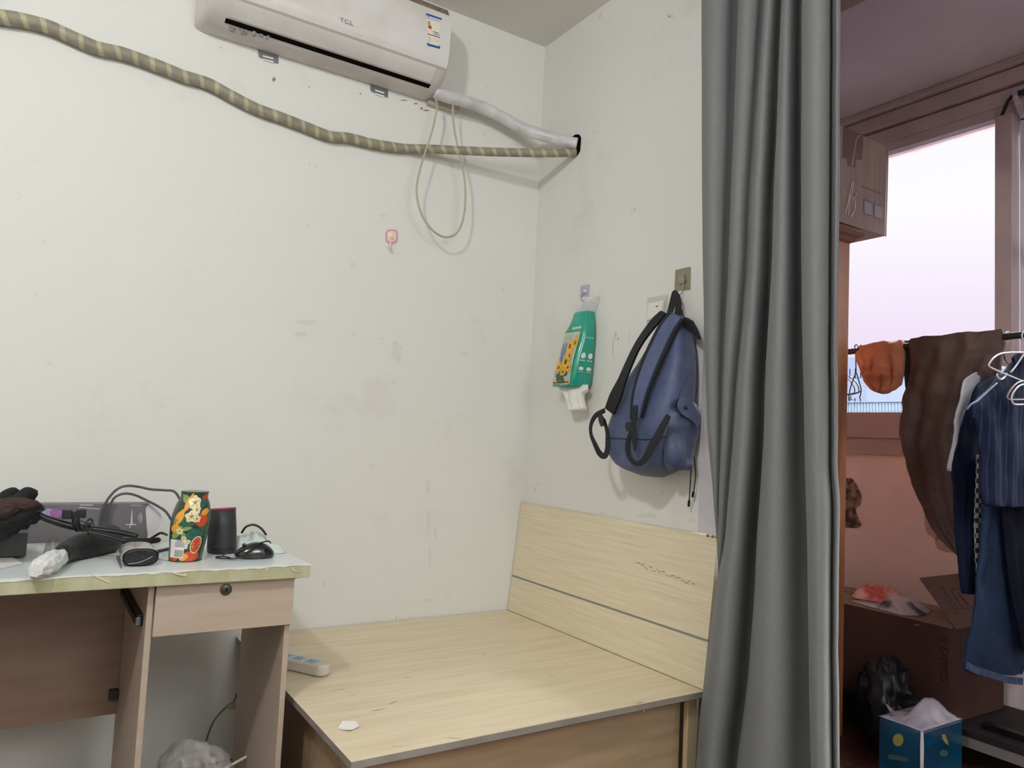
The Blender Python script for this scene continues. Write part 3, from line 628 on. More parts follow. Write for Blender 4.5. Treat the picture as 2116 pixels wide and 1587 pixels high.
# power strip
ps = thing('power_strip', 'white power strip with blue socket labels lying on the bed edge', 'power strip', P(640, 1385, 2, BZ))
M_ps = mat('strip_white', (206, 200, 190), .35)
c1, c2 = P(663, 1394, 2, BZ), P(560, 1371, 2, BZ); dv = (c1-c2).normalized(); nv = Vector((-dv.y, dv.x, 0))
def stad(c1, c2, r, z0, n=10): return [Vector((c.x, c.y, z0))+dv*(s*r*math.cos(a))+nv*(s*r*math.sin(a)) for c, s in ((c1, 1), (c2, -1)) for a in [(-PI/2+PI*i/n) for i in range(n+1)]]
rw = .027
loft('body', [stad(c1, c2, rw*.93, BZ+.002), stad(c1, c2, rw, BZ+.008), stad(c1, c2, rw, BZ+.027), stad(c1, c2, rw*.93, BZ+.033)], M_ps, ps, smooth=False, bevel=.002)
for k, (s0, s1) in enumerate(((.055, .018), (.105, .07), (.15, .118))):
    a, b = c1-dv*s0, c1-dv*s1
    prism('socket_label', [Vector((p.x, p.y, BZ+.0332))+nv*q*.018 for p, q in ((a, -1), (b, -1), (b, 1), (a, 1))], (0, 0, .0006), mat('label_sky', (150, 186, 206), .4) if k != 9 else M_ps, ps)
    for dd in (-.008, .006):
        for q in (-.007, .005):
            m_ = (a+b)/2+dv*dd+nv*q; prism('socket_hole', [Vector((m_.x, m_.y, BZ+.034))+dv*i*.0015+nv*j*.004 for i, j in ((-1, -1), (1, -1), (1, 1), (-1, 1))], (0, 0, .0004), M_ink, ps)
pp = [(698, 1505), (708, 1494), (735, 1491), (742, 1504), (729, 1508), (724, 1512), (704, 1508)]
tag(prism('paper_scrap', [P(x, y, 2, BZ+.001)+Vector((0, 0, .004*(i % 2))) for i, (x, y) in enumerate(pp)], (0, 0, .001), mat('scrap_white', (232, 230, 228), .8)), 'small white paper scrap on the front of the bed platform', 'paper scrap')

# ================================================================== DESK
M_desk = wood('desk_laminate', (184, 167, 150), (176, 158, 140), (1, 7, 7), 5, .5)
M_deskd = wood('desk_laminate_shaded', (150, 124, 106), (138, 112, 94), (1, 7, 7), 5, .5)  # darker desk laminate, shade under the desk top put into the colour
M_dedge = mat('desk_edge_green', (184, 183, 153), .55, rgb2=(168, 166, 128), vs=24, bump=.2, bs=40, stretch=(1, 1, .4))
M_film = mat('desk_film', (216, 221, 218), .32, rgb2=(200, 211, 214), vs=7, bump=.12, bs=14, ramp=(.35, .6))
DZ, DY0, DY1, DX0, DX1 = .79, 1.975, 2.47, -.60, .651
desk = thing('desk', 'pinkish laminate desk with a worn pale green top and one drawer', 'desk', ((DX0+DX1)/2, (DY0+DY1)/2, 0))
o = box('desktop', (DX0, DY0, DZ-.0335), (DX1, DY1, DZ), [M_film, M_dedge], desk, bevel=.0015)
for p in o.data.polygons:
    if abs(p.normal.z) < .5: p.material_index = 1
# peeling film along the front edge
rs = random.Random(2); prev = [(DX0, .003)]
x = DX0
while x < DX1: x += rs.uniform(.01, .03); prev.append((min(x, DX1), rs.uniform(.0005, .005)))
vs = [Vector((x, DY0-.0012, DZ+.0006)) for x, h in prev]+[Vector((x, DY0-.0012, DZ-h)) for x, h in prev]; n = len(prev)
mk('peeling_film', vs+[v+Vector((0, .01, .0004)) for v in vs[:n]], [(i, i+1, n+i+1, n+i) for i in range(n-1)]+[(i, i+1, 2*n+i+1, 2*n+i) for i in range(n-1)], mat('film_edge', (224, 226, 216), .5), desk)
M_tear = mat('torn_laminate', (214, 200, 172), .8)
for pl in ([(186, 1187), (205, 1196), (228, 1206), (222, 1199), (200, 1190)], [(352, 1182), (366, 1188), (384, 1191), (386, 1184), (375, 1186), (362, 1184)], [(545, 1172), (552, 1180), (560, 1168), (553, 1175)], [(597, 1168), (606, 1180), (622, 1182), (610, 1178)]):
    wq('tear', pl, 1, DY0-.001, .0012, M_tear, desk)
ZU = DZ-.0335; FY = 2.014
def panel(nm, x0, x1, y0, y1, z0, z1, m=M_desk, **k): return box(nm, (x0, y0, z0), (x1, y1, z1), m, desk, bevel=.0012, **k)
panel('side_panel', .604, .6185, FY, 2.462, 0, ZU)
panel('side_panel', .268, .2825, FY, 2.47, 0, ZU)
panel('side_panel', -.58, -.5655, FY, 2.47, 0, ZU)
panel('modesty_panel', -.565, .268, 2.445, 2.458, .31, ZU, M_deskd)
dr = panel('drawer', .2835, .618, FY-.016, FY-.002, .632, ZU-.003)
box('drawer_box', (.30, FY, .645), (.598, 2.38, ZU-.01), M_desk, dr, bevel=.001)
lk = P(467, 1218, 1, FY-.016)
def dlathe(nm, c, prof_, m, par):               # lathe around the -Y axis
    rings = [[Vector((c.x+r*math.cos(2*PI*j/24), c.y-h, c.z+r*math.sin(2*PI*j/24))) for j in range(24)] for r, h in prof_]
    return loft(nm, rings, m, par)
lock = dlathe('lock', lk, [(.0145, -.001), (.0145, .002), (.0125, .0032), (.0105, .0024), (.009, .004), (.001, .0042)], mat('lock_bronze', (96, 88, 74), .35, metal=.6), dr)
prism('keyhole', [lk+Vector((dx, -.0045, dz)) for dx, dz in ((-.0012, -.006), (.0012, -.006), (.0016, .005), (-.0016, .005))], (0, -.0005, 0), M_dark, lock)
boxes('drawer_slide', [((.254, 2.06, .645), (.268, 2.42, .672)), ((.249, 2.062, .650), (.254, 2.42, .667))], mat('slide_black', (30, 28, 28), .4), desk, bevel=.0015)
box('slide_tip', (.251, 2.056, .648), (.262, 2.062, .668), mat('slide_tip', (110, 116, 116), .3), desk)
bk = P(238, 1433, 1, 2.44)
box('corner_bracket', (.243, 2.42, bk.z-.014), (.268, 2.446, bk.z+.014), mat('bracket_violet', (62, 54, 62), .5), desk, bevel=.003)
tube('foot_cap', [(.62, FY+.004, ZU-.004), (.628, FY+.002, ZU-.008)], .003, M_steel, desk)

# ================================================================== THINGS ON THE DESK
def DP(x, y, h=0): return P(x, y, 2, DZ+.0008+h)
# --- patterned canister
cb = DP(382, 1156); cb.z = DZ+.001
can = thing('canister', 'tall canister printed with oranges, leaves and white flowers', 'canister', cb)
cprof = [(.0, 0), (.0385, .0), (.0405, .004), (.0425, .03), (.0465, .065), (.0485, .095), (.047, .12), (.0405, .147), (.0345, .160), (.0335, .167), (.034, .176), (.0325, .1785), (.0, .1785)]
TILT = (.07, -.01)
CSR = []
for a in cr(cprof, 4): CSR.append((max(.0005, a[0]), a[1]))
M_print = mat('botanical_dark_green', (38, 66, 44), .3, rgb2=(24, 40, 32), vs=30, coat=.4)
lathe('canister_body', cb, CSR, M_print, can, seg=40, tilt=TILT)
def crad(z):
    for a, b in zip(CSR[1:], CSR[2:]):
        if a[1] <= z <= b[1] and b[1] > a[1]: return a[0]+(b[0]-a[0])*(z-a[1])/(b[1]-a[1])
    return .033
CANG = math.atan2(-cb.y, -cb.x)                # towards the room
def cpt(s, z, d):                              # s metres around from facing direction (+ = image right)
    z = max(.002, min(.176, z)); r = crad(z); a = CANG+s/.045; return Vector((cb.x+(r+d)*math.cos(a)+TILT[0]*z, cb.y+(r+d)*math.sin(a)+TILT[1]*z, cb.z+z))
cn = [0]
def cpatch(nm, s, z, a, b, rot, m, d=None, petals=0, n=28):
    """curved printed shape lying on the canister"""
    cn[0] += 1; d = .0004+.00003*cn[0] if d is None else d
    vs = [cpt(s, z, d)]
    for ring_i in (.5, 1):
        for i in range(n):
            t = 2*PI*i/n; k = ring_i*(1+(.15*math.cos(petals*t) if petals else 0)); u, v = a*k*math.cos(t), b*k*math.sin(t)
            if not petals and a > 2*b: v *= (1-abs(math.cos(t))**2*.55)
            vs.append(cpt(s+u*math.cos(rot)-v*math.sin(rot), z+u*math.sin(rot)+v*math.cos(rot), d))
    fs = [(0, 1+i, 1+(i+1) % n) for i in range(n)]+[(1+i, 1+n+i, 1+n+(i+1) % n, 1+(i+1) % n) for i in range(n)]
    return mk(nm, vs, fs, m, can, smooth=True)
cG1, cG2, cG3 = mat('leaf_green', (58, 104, 66), .35, rgb2=(40, 80, 56), vs=60), mat('leaf_light', (128, 150, 92), .35), mat('leaf_teal', (36, 92, 80), .35)
cO1, cO2, cO3, cC, cC2 = mat('orange_red', (206, 88, 44), .35, rgb2=(190, 64, 36), vs=60), mat('orange_yellow', (222, 158, 60), .35), mat('orange_deep', (176, 66, 40), .35), mat('petal_cream', (232, 222, 186), .35, rgb2=(210, 198, 150), vs=90), mat('stamen', (150, 110, 50), .4)
for q_ in ((-.005, .108, .03, .017, .5, cG1), (.015, .07, .034, .016, -.3, cG3), (-.03, .075, .02, .01, .9, cG2), (.038, .12, .022, .011, 1.2, cG1), (-.025, .16, .022, .009, -.5, cG2), (.03, .15, .018, .009, .6, cG3), (-.012, .065, .016, .006, 1.9, cG2), (.006, .045, .028, .009, .8, cG1), (.03, .09, .018, .01, -.9, cG1), (-.038, .10, .02, .008, 1.4, cG3), (-.008, .085, .014, .005, .3, cG2)): cpatch('printed_leaf', *q_)
for q_ in ((-.012, .152, .026, .009, 1.25, cO2), (-.03, .112, .026, .011, 1.2, cO2), (-.036, .085, .014, .01, .2, cO2), (.026, .107, .017, .0165, 0, cO1), (.034, .128, .013, .008, .4, cO2), (.012, .014, .024, .014, .1, cO1), (-.006, .012, .012, .009, .2, cO2), (-.035, .008, .014, .008, 0, cO1), (.038, .165, .012, .007, 0, cO3)): cpatch('printed_fruit', *q_)
cpatch('orange_slice', .0215, .0435, .0145, .0225, -.15, cC); cpatch('orange_slice', .0215, .0435, .0125, .02, -.15, cO1)
for k in range(8): cpatch('slice_segment', .0215+.006*math.cos(k*PI/4), .0435+.010*math.sin(k*PI/4), .0052, .0016, k*PI/4+.2, cO3, n=10)
for (s, z, r) in ((.004, .153, .0165), (.010, .134, .010), (.0, .117, .014), (.012, .111, .009), (-.022, .079, .008), (-.01, .06, .006), (.0, .052, .006)):
    cpatch('printed_flower', s, z, r, r, .4, cC, petals=5); cpatch('flower_centre', s, z, r*.28, r*.28, 0, cC2, n=10)
    for k in range(5): cpatch('petal_vein', s+r*.5*math.cos(k*1.257+.4), z+r*.5*math.sin(k*1.257+.4), r*.4, r*.05, k*1.257+.4, cC2, n=8)
M_lw = mat('label_white', (222, 220, 216), .5)
def cquad(nm, s0, z0, s1, z1, m, d):
    vs = [cpt(s0+(s1-s0)*i/6, z, d) for z in (z0, (z0+z1)/2, z1) for i in range(7)]; fs = [(j*7+i, j*7+i+1, j*7+i+8, j*7+i+7) for j in range(2) for i in range(6)]
    return mk(nm, vs, fs, m, can)
lb = cquad('price_label', -.046, .034, .001, .057, M_lw, .0024); cquad('price_label', -.046, .010, -.006, .034, M_lw, .0024)
for k in range(4): cquad('label_text', -.03, .0385+.0036*k, -.003-(k*.004) % .007, .0398+.0036*k, M_ink, .0028)
cquad('label_text', -.026, .0535, -.012, .0555, M_ink, .0028)
for k in range(13): cquad('barcode', -.030+.0018*k, .013, -.030+.0018*k+(.0009 if k % 3 else .0005), .031, M_ink, .0028)
# --- dark cylinder speaker
sb = DP(458, 1141); sb.z = DZ+.001
spk = thing('speaker', 'dark grey tapered cylinder with a magenta rim beside the patterned canister', 'speaker', sb)
shr = lambda x, y, z: (.05*(x) - .11*y)*(z/.12) if z > .05 else 0
M_spk = mat('speaker_grey', (46, 48, 50), .55, bump=.15, bs=200)
lathe('speaker_body', sb, [(.001, 0), (.036, 0), (.0385, .003), (.0392, .02), (.0372, .07), (.034, .118), (.001, .118)], M_spk, spk, seg=36, tilt=(-.04, 0), shear=shr)
lathe('speaker_rim', sb, [(.0335, .1175), (.0345, .118), (.0345, .1225), (.0325, .1235), (.031, .122), (.001, .1205)], mat('rim_magenta', (150, 40, 78), .45), spk, seg=36, tilt=(-.04, 0), shear=shr)
lathe('speaker_base', sb, [(.0392, .012), (.0396, .013), (.0396, .015), (.0390, .016)], M_black, spk, seg=36, tilt=(-.04, 0))
bb = DP(478, 1130)+Vector((0, .05, 0)); bb.z = DZ+.001
tag(lathe('small_bottle', bb, [(.001, 0), (.012, 0), (.0135, .004), (.0135, .045), (.013, .058), (.011, .068), (.006, .074), (.001, .0755)], mat('cap_blue', (48, 58, 110), .4)), 'small blue bottle showing behind the dark grey speaker', 'bottle')
# --- crumpled cloth behind mouse
M_cl = mat('crumpled_pale_cloth', (200, 208, 203), .7, rgb2=(134, 164, 150), vs=34, ramp=(.3, .46), bump=.5, bs=20)
def crumple(nm, pts, h, m, seed=0, par=None, n=26, hfun=None, fold=.012, fr=30, **k):
    """crumpled sheet resting on the surface: outline in plan, height field of sharp folds"""
    c = sum((Vector(p) for p in pts), Vector())/len(pts); q = [Vector(p) for p in cr([tuple(p) for p in pts], 4, True)]; m_ = len(q); vs = [None]; fs = []; z0 = c.z
    R_ = n//2
    def H(p, s):
        f1 = 1-abs(noise.noise(Vector((p.x*fr, p.y*fr, seed)))*2); f2 = noise.noise(Vector((p.x*fr*2.2, p.y*fr*2.2, seed+5)))
        return max(0.0005, (1-s**3)*h*(.55+.45*f1)+fold*f2*(1-s**4))
    vs[0] = Vector((c.x, c.y, z0+H(c, 0)))
    for i in range(1, R_+1):
        s = i/R_
        for a in q: p = c.lerp(a, s); vs.append(Vector((p.x, p.y, z0+H(p, s))))
    fs += [(0, 1+j, 1+(j+1) % m_) for j in range(m_)]
    for i in range(R_-1):
        for j in range(m_): a = 1+i*m_; fs.append((a+j, a+(j+1) % m_, a+m_+(j+1) % m_, a+m_+j))
    b0 = len(vs); vs += [Vector((a.x, a.y, z0)) for a in q]; a = 1+(R_-1)*m_
    fs += [(a+j, a+(j+1) % m_, b0+(j+1) % m_, b0+j) for j in range(m_)]; fs.append(tuple(b0+j for j in range(m_)))
    return mk(nm, vs, fs, m, par, smooth=True, **k)
Zd = DZ+.001
clo = crumple('cleaning_cloth', [(.50, 2.24, Zd), (.55, 2.20, Zd), (.60, 2.17, Zd), (.638, 2.17, Zd), (.640, 2.2, Zd), (.62, 2.27, Zd), (.58, 2.33, Zd), (.53, 2.35, Zd), (.49, 2.30, Zd)], .05, M_cl, seed=5, fold=.012, fr=19)
tag(clo, 'crumpled pale green and white cloth behind the mouse', 'cloth')
tag(tube('cord', [(.53, 2.24, Zd+.05), (.54, 2.235, Zd+.068), (.56, 2.23, Zd+.074), (.58, 2.225, Zd+.064), (.595, 2.22, Zd+.045)], .0032, M_black), 'short black cord curving over the crumpled cloth', 'cord')
# --- mouse
mc = DP(531, 1156); mc.z = DZ+.001
mouse = thing('computer_mouse', 'glossy black computer mouse with its cord wrapped round it', 'computer mouse', mc)
def mouse_mesh():
    bm = bmesh.new(); bmesh.ops.create_uvsphere(bm, u_segments=32, v_segments=18, radius=1); vs = []
    ang = -.10
    for v in bm.verts:
        p = v.co; x = p.x*.052; y = p.y*.030*(1-.12*math.cos(p.x*2.2)); z = max(p.z, -.25)*.034*(1-.25*(p.x-.2)**2)+.0085
        vs.append(Vector((mc.x+x*math.cos(ang)-y*math.sin(ang), mc.y+.03+x*math.sin(ang)+y*math.cos(ang), DZ+.001+max(0, z))))
    fs = [tuple(v.index for v in f.verts) for f in bm.faces]; bm.free(); return vs, fs
mk('mouse_shell', *mouse_mesh(), mat('gloss_black', (16, 16, 18), .12, coat=.6), mouse, smooth=True)
mo = lambda a, b, c: Vector((mc.x+a, mc.y+.03+b, DZ+.001+c))
tube('mouse_cord', [mo(-.10, .0, .004), mo(-.075, -.02, .004), mo(-.05, -.032, .006), mo(-.02, -.027, .022), mo(.01, -.012, .040), mo(.035, .0, .043), mo(.045, .012, .036)], .0019, M_black, mouse)
tube('mouse_cord', [mo(-.10, .0, .006), mo(-.085, -.018, .010), mo(-.065, -.012, .004), mo(-.08, .008, .008), mo(-.06, .01, .016), mo(-.045, -.01, .012)], .0017, M_black, mouse)
tube('scroll_wheel', [mo(-.034, -.002, .0335), mo(-.026, -.002, .0365)], .0045, M_black, mouse)
# --- grey printed box with two cables behind
gY = DP(306, 1116).y
gb = thing('product_box', 'long grey printed cardboard box lying at the back of the desk', 'box', (P(190, 1112, 1, gY).x, gY+.03, DZ+.001))
zt_ = P(306, 1041, 1, gY).z; xl_, xr_ = P(60, 1040, 1, gY).x, P(307, 1080, 1, gY).x
M_gb = mat('carton_grey', (112, 108, 110), .45, rgb2=(98, 94, 96), vs=6)
box('carton', (xl_, gY, DZ+.001), (xr_, gY+.06, zt_), M_gb, gb, bevel=.001)
fp_ = [(301, 1052), (304, 1045), (311, 1041), (322, 1046), (331, 1056), (334, 1068), (331, 1084), (325, 1096), (316, 1105), (306, 1109), (303, 1090)]
prism('end_flap', [P(x, y, 1, gY-.002-.0002*(x-300)) for x, y in fp_], (0, -.0012, 0), mat('flap_white', (206, 202, 204), .5), gb)
def gq(nm, pts, m, d=.0008): return prism(nm, [P(x, y, 1, gY-d) for x, y in pts], (0, -.0003, 0), m, gb)
M_gw = mat('print_white', (206, 204, 204), .4)
gq('printed_mark', [(272, 1052), (273, 1052), (274, 1083), (281, 1083), (281, 1085), (270, 1085), (270, 1091), (268, 1091), (268, 1085), (260, 1085), (260, 1083), (270, 1083)], M_gw)
for k in range(3):
    cx0, r = 283, 6+4*k; pts = [(cx0+r*math.cos(t)*.8, 1070+r*math.sin(t)) for t in [-.9+.18*i for i in range(11)]]
    gq('printed_wave', pts+[(x-1.2, y) for x, y in pts[::-1]], M_gw)
gq('printed_line', [(165, 1043), (192, 1043), (192, 1044.4), (165, 1044.4)], M_gw); gq('printed_line', [(163, 1048), (206, 1051), (206, 1052.4), (163, 1049.4)], M_gw); gq('printed_line', [(270, 1043.5), (292, 1044), (292, 1045), (270, 1044.5)], M_gw)
gq('printed_art', ring(102, 1059, 14, 8, e=1), mat('art_blue', (120, 124, 176), .4, rgb2=(180, 150, 190), vs=70)); gq('printed_art', ring(116, 1060, 13, 9, e=1), mat('art_pink', (178, 100, 140), .4, rgb2=(130, 90, 160), vs=70), .0012)
cabs = [[(208, 1092), (209, 1075), (214, 1050), (224, 1030), (242, 1011), (262, 1004), (287, 1006), (311, 1011), (339, 1013), (362, 1017), (378, 1045)], [(221, 1093), (222, 1075), (226, 1051), (236, 1029), (256, 1020), (279, 1023), (303, 1034), (328, 1047), (345, 1060), (360, 1085)]]
for k, (c_, lb_) in enumerate(zip(cabs, ('upper of two thick grey cables arching behind the canister', 'lower of two thick grey cables arching behind the canister'))):
    tag(tube('cable', [P(x, y, 1, gY-.012-.008*k-(.05*i/len(c_) if i > 6 else 0)) for i, (x, y) in enumerate(c_)], .0036, mat('cable_grey', (72, 72, 76), .45), seg=10), lb_, 'cable', 'grey cables arching on the desk')
# --- glove
gl = thing('glove', 'black and dark maroon glove heaped at the left end of the desk', 'glove', P(25, 1100, 1, 2.16))
M_gv = mat('glove_black', (13, 12, 14), .85, bump=.3, bs=60); M_gr = mat('glove_maroon', (54, 33, 31), .8, bump=.3, bs=60)
g = lambda x, y, d=0: P(x, y, 1, 2.16-d)
blob('glove_palm', g(18, 1068), (.062, .05, .034), M_gv, gl, seed=1, amp=.2)
blob('glove_cuff', g(-20, 1075), (.07, .05, .05), M_gv, gl, seed=5, amp=.2)
tubes('glove_finger', [([g(-10, 1050, .01), g(4, 1034, .0), g(19, 1022, -.01), g(30, 1021, -.02)], .016)], M_gv, gl)
tubes('glove_finger', [([g(10, 1045, .03), g(36, 1035, .02), g(55, 1021, .01), g(66, 1024, .0)], .017)], M_gv, gl)
blob('glove_pad', g(32, 1042, .035), (.048, .02, .016), M_gr, gl, seed=3, amp=.2)
blob('glove_pad', g(-2, 1052, .045), (.04, .02, .02), M_gr, gl, seed=8, amp=.2)
tubes('glove_finger', [([g(20, 1066, .03), g(45, 1066, .03), g(70, 1052, .02), g(76, 1060, .02)], .018)], M_gv, gl)
# --- dark grey carton at far left, papers and small clear bag
a0 = DP(53, 1154)
dgb = tag(box('small_box', (a0.x-.22, a0.y, DZ+.006), (a0.x, a0.y+.14, P(53, 1101, 1, a0.y).z), mat('charcoal_card', (58, 60, 60), .6, var=.08, vs=8), bevel=.002), 'charcoal grey box under the glove at the left end of the desk', 'box')
tag(prism('paper_sheet', [DP(-30, 1152), DP(20, 1150), DP(46, 1166), DP(10, 1174), DP(-30, 1184)], (0, 0, .003), mat('paper_white', (214, 212, 208), .8)), 'white paper sheets at the left front edge of the desk', 'paper')
cbg = crumple('plastic_bag', [(.045, 2.19, Zd), (.065, 2.18, Zd), (.085, 2.2, Zd), (.09, 2.23, Zd), (.075, 2.25, Zd), (.05, 2.24, Zd)], .06, film('smoky_film', (120, 118, 112), .45), seed=6, fr=30)
tag(cbg, 'small smoky plastic bag between the grey box and black pouch', 'plastic bag')
# --- grey fabric / paper clump
tag(crumple('grey_wrapper', [(.09, 2.27, Zd), (.12, 2.25, Zd), (.16, 2.25, Zd), (.18, 2.28, Zd), (.15, 2.31, Zd), (.1, 2.31, Zd)], .05, mat('wrapper_grey', (130, 126, 126), .5, bump=.4, bs=20), seed=11, fr=14), 'grey plastic wrapper under the black tripod arm', 'wrapper')
# --- black pouch with its white wrapped end
pou = thing('umbrella_pouch', 'black fabric pouch with white crumpled plastic over its front end', 'pouch', DP(160, 1150))
q0, q1, q2 = DP(95, 1168, .022), DP(140, 1140, .024), DP(232, 1112, .034)
tube('pouch_fabric', [q1.lerp(q0, .35), q1, q1.lerp(q2, .35), q1.lerp(q2, .7), q2, q2+(q2-q1)*.06], [.022, .030, .037, .040, .037, .014], mat('pouch_black', (15, 16, 20), .55, bump=.5, bs=18), pou, seg=18, flat=.85)
rings = []
dd_ = (q0-q1).normalized(); e1 = dd_.cross(Vector((0, 0, 1))).normalized(); e2 = e1.cross(dd_)
for i in range(15):
    t = i/14; c_ = q1.lerp(q0, .45+.95*t); r = .021+.004*math.sin(t*PI)
    if t > .85: r *= 1-(t-.85)*2.2
    rings.append([c_+(e1*math.cos(a)+e2*math.sin(a))*r*(1+.22*(1-2*abs(noise.noise(Vector((math.cos(a)*1.6, math.sin(a)*1.6, t*2.5)))))-.12) for a in [2*PI*j/24 for j in range(24)]])
for r_ in rings:
    for v in r_: v.z = max(v.z, DZ+.001)
loft('plastic_wrap', rings, mat('wrap_white', (224, 224, 222), .35, bump=.6, bs=30, alpha=.93), pou, smooth=False)
# --- tripod
tri = thing('phone_tripod', 'black folding phone tripod with clamp lying across the desk items', 'phone tripod', DP(180, 1120))
tY = 2.17
tube('tripod_leg', [P(x, y, 1, tY) for x, y in ((74, 1058), (90, 1069), (115, 1078), (147, 1087), (175, 1092))], [.006, .008, .009, .009, .009], M_black, tri)
tube('tripod_leg', [P(x, y, 1, tY) for x, y in ((165, 1090), (200, 1094), (245, 1100), (284, 1108))], [.009, .008, .008, .007], M_black, tri)
tube('tripod_leg', [P(x, y, 1, tY-.03) for x, y in ((182, 1100), (215, 1106), (250, 1116), (262, 1118))], [.007, .007, .006, .005], M_black, tri)
c_ = P(153, 1062, 1, tY-.01)
boxes('phone_clamp', [((c_.x-.026, c_.y-.008, c_.z-.012), (c_.x-.004, c_.y+.008, c_.z+.012)), ((c_.x+.004, c_.y-.008, c_.z-.010), (c_.x+.026, c_.y+.008, c_.z+.013)), ((c_.x-.01, c_.y-.006, c_.z-.009), (c_.x+.01, c_.y+.006, c_.z+.008))], mat('clamp_black', (17, 17, 21), .4), tri, bevel=.003)
tube('clamp_neck', [c_+Vector((.004, 0, -.008)), c_+Vector((.006, 0, -.022)), P(162, 1094, 1, tY)], .009, M_black, tri)
boxes('control_buttons', [((c_.x+.03, c_.y-.012, c_.z-.03), (c_.x+.04, c_.y, c_.z-.02))], M_spk, tri, bevel=.002)
tubes('cable_tie', [([P(x, y, 1, tY-.022) for x, y in ((166, 1076), (180, 1082), (190, 1092), (172, 1094), (184, 1072), (192, 1078), (176, 1088))], .0013), ([P(x, y, 1, tY-.02) for x, y in ((168, 1096), (178, 1080), (188, 1074), (194, 1086))], .0011)], M_black, tri, seg=6)
tag(tube('black_strap', [DP(232, 1120, .006)+Vector((0, .06, 0)), DP(262, 1124, .006)+Vector((0, .04, 0)), DP(300, 1122, .006)+Vector((0, .03, 0)), DP(330, 1118, .006)+Vector((0, .03, 0))], [.010, .011, .010, .007], mat('strap_black', (15, 15, 17), .7), flat=1.6), 'flat black strap lying behind the wrapped black roll', 'strap')
# --- wrapped black roll
rb = DP(290, 1171); rb.z = DZ+.001
roll = thing('wrapped_roll', 'oval black roll sealed in silvery clear plastic near the desk front', 'roll', rb)
def oval(y, k=1, n=28): return [Vector((rb.x+.0405*k*sq(math.cos(2*PI*j/n), .8)+(y-rb.y)*.02, y, DZ+.0225+.0215*k*sq(math.sin(2*PI*j/n), .75))) for j in range(n)]
loft('roll_core', [oval(rb.y+.004, .9), oval(rb.y+.008, .96), oval(rb.y+.135, .96)], mat('roll_black', (16, 16, 20), .35, bump=.5, bs=30), roll, smooth=False, bevel=.002)
loft('plastic_wrap', [oval(rb.y+.007, 1.0), oval(rb.y+.02, 1.02), oval(rb.y+.06, .99), oval(rb.y+.12, 1.02), oval(rb.y+.145, .85)], mat('silver_film', (196, 190, 186), .25, rgb2=(168, 160, 154), vs=30, bump=.7, bs=40, coat=.4), roll, caps=False)
tube('film_crease', [Vector((rb.x-.028, rb.y+.003, DZ+.008)), Vector((rb.x, rb.y+.002, DZ+.012)), Vector((rb.x+.026, rb.y+.003, DZ+.024))], .0005, M_gw, roll)
# --- screw
s0, s1 = DP(243, 1156, .002), DP(251, 1174, .001)
scr = tag(tube('screw', [s0+Vector((0, 0, .004)), s0+Vector((.0005, -.001, .006)), s0.lerp(s1, .25)+Vector((0, 0, .003)), s0.lerp(s1, .6)+Vector((0, 0, .002)), s1+Vector((0, 0, .001))], [.0035, .0045, .0032, .0024, .0012], M_steel, n=5), 'small steel screw beside the wrapped black roll', 'screw')
# --- pens / scraps between roll and canister
tag(tube('pen', [DP(322, 1140, .006), DP(350, 1134, .006)], .0048, mat('pen_black', (44, 46, 48), .3)), 'black and clear pen between the wrapped roll and canister', 'pen')
tag(tube('cord', [DP(318, 1118, .012)+Vector((0, .06, 0)), DP(328, 1112, .02)+Vector((0, .06, 0)), DP(338, 1106, .03)+Vector((0, .05, 0)), DP(350, 1110, .02)+Vector((0, .05, 0))], .0036, M_black), 'short black cord stub behind the canister left side', 'cord')
tag(crumple('film_scrap', [(.31, 2.14, Zd), (.35, 2.13, Zd), (.36, 2.19, Zd), (.31, 2.2, Zd)], .016, film('pale_film', (210, 216, 216), .6), seed=2, fr=40), 'crumpled clear film scrap left of the patterned canister', 'film scrap')

# ================================================================== UNDER THE DESK
ub = P(392, 1600, 1, 2.25)
tag(blob('plastic_bag', (ub.x-.005, 2.2, .145), (.098, .10, .125), film('clear_bag', (216, 210, 208), .3, bump=1, bs=22), amp=.22, sc=2.4, seed=4, sub=5, fold=True, squash=-.12), 'crumpled clear plastic bag standing under the desk drawer', 'plastic bag')
tag(blob('tissue_wad', (ub.x-.0, 2.2, .11), (.06, .05, .08), mat('wad_white', (214, 206, 200), .9, bump=.5, bs=20), amp=.3, seed=9, squash=-.085), 'white wad of tissue inside the clear bag under the desk', 'tissue wad')
tag(box('storage_tray', (.30, 2.18, 0), (.50, 2.40, .02), mat('tray_blue', (40, 90, 130), .4), bevel=.004), 'flat blue tray on the floor under the plastic bag', 'tray')
wl = [(440, 1600), (470, 1585), (505, 1566), (535, 1549), (547, 1546), (551, 1552), (546, 1565), (530, 1590), (515, 1620)]
tag(tube('cable', [P(x, y, 1, 2.30) for x, y in wl], .0042, mat('white_cable', (206, 198, 184), .45)), 'stiff white cable bent into a loop under the desk', 'cable')
tag(tube('cable', [P(x, y, 1, YW-.006) for x, y in ((424, 1540), (430, 1518), (442, 1490), (458, 1470), (472, 1458), (484, 1448), (490, 1432))], .003, mat('dusty_cable', (120, 112, 100), .6)), 'thin dusty cable rising along the wall behind the desk', 'cable')
tag(prism('masking_tape', [P(x, y, 1, YW-.001) for x, y in ((466, 1458), (484, 1448), (490, 1454), (488, 1462), (474, 1466))], (0, -.008, 0), mat('tape_cream', (190, 180, 156), .8)), 'strip of cream tape holding the cable on the wall', 'tape')

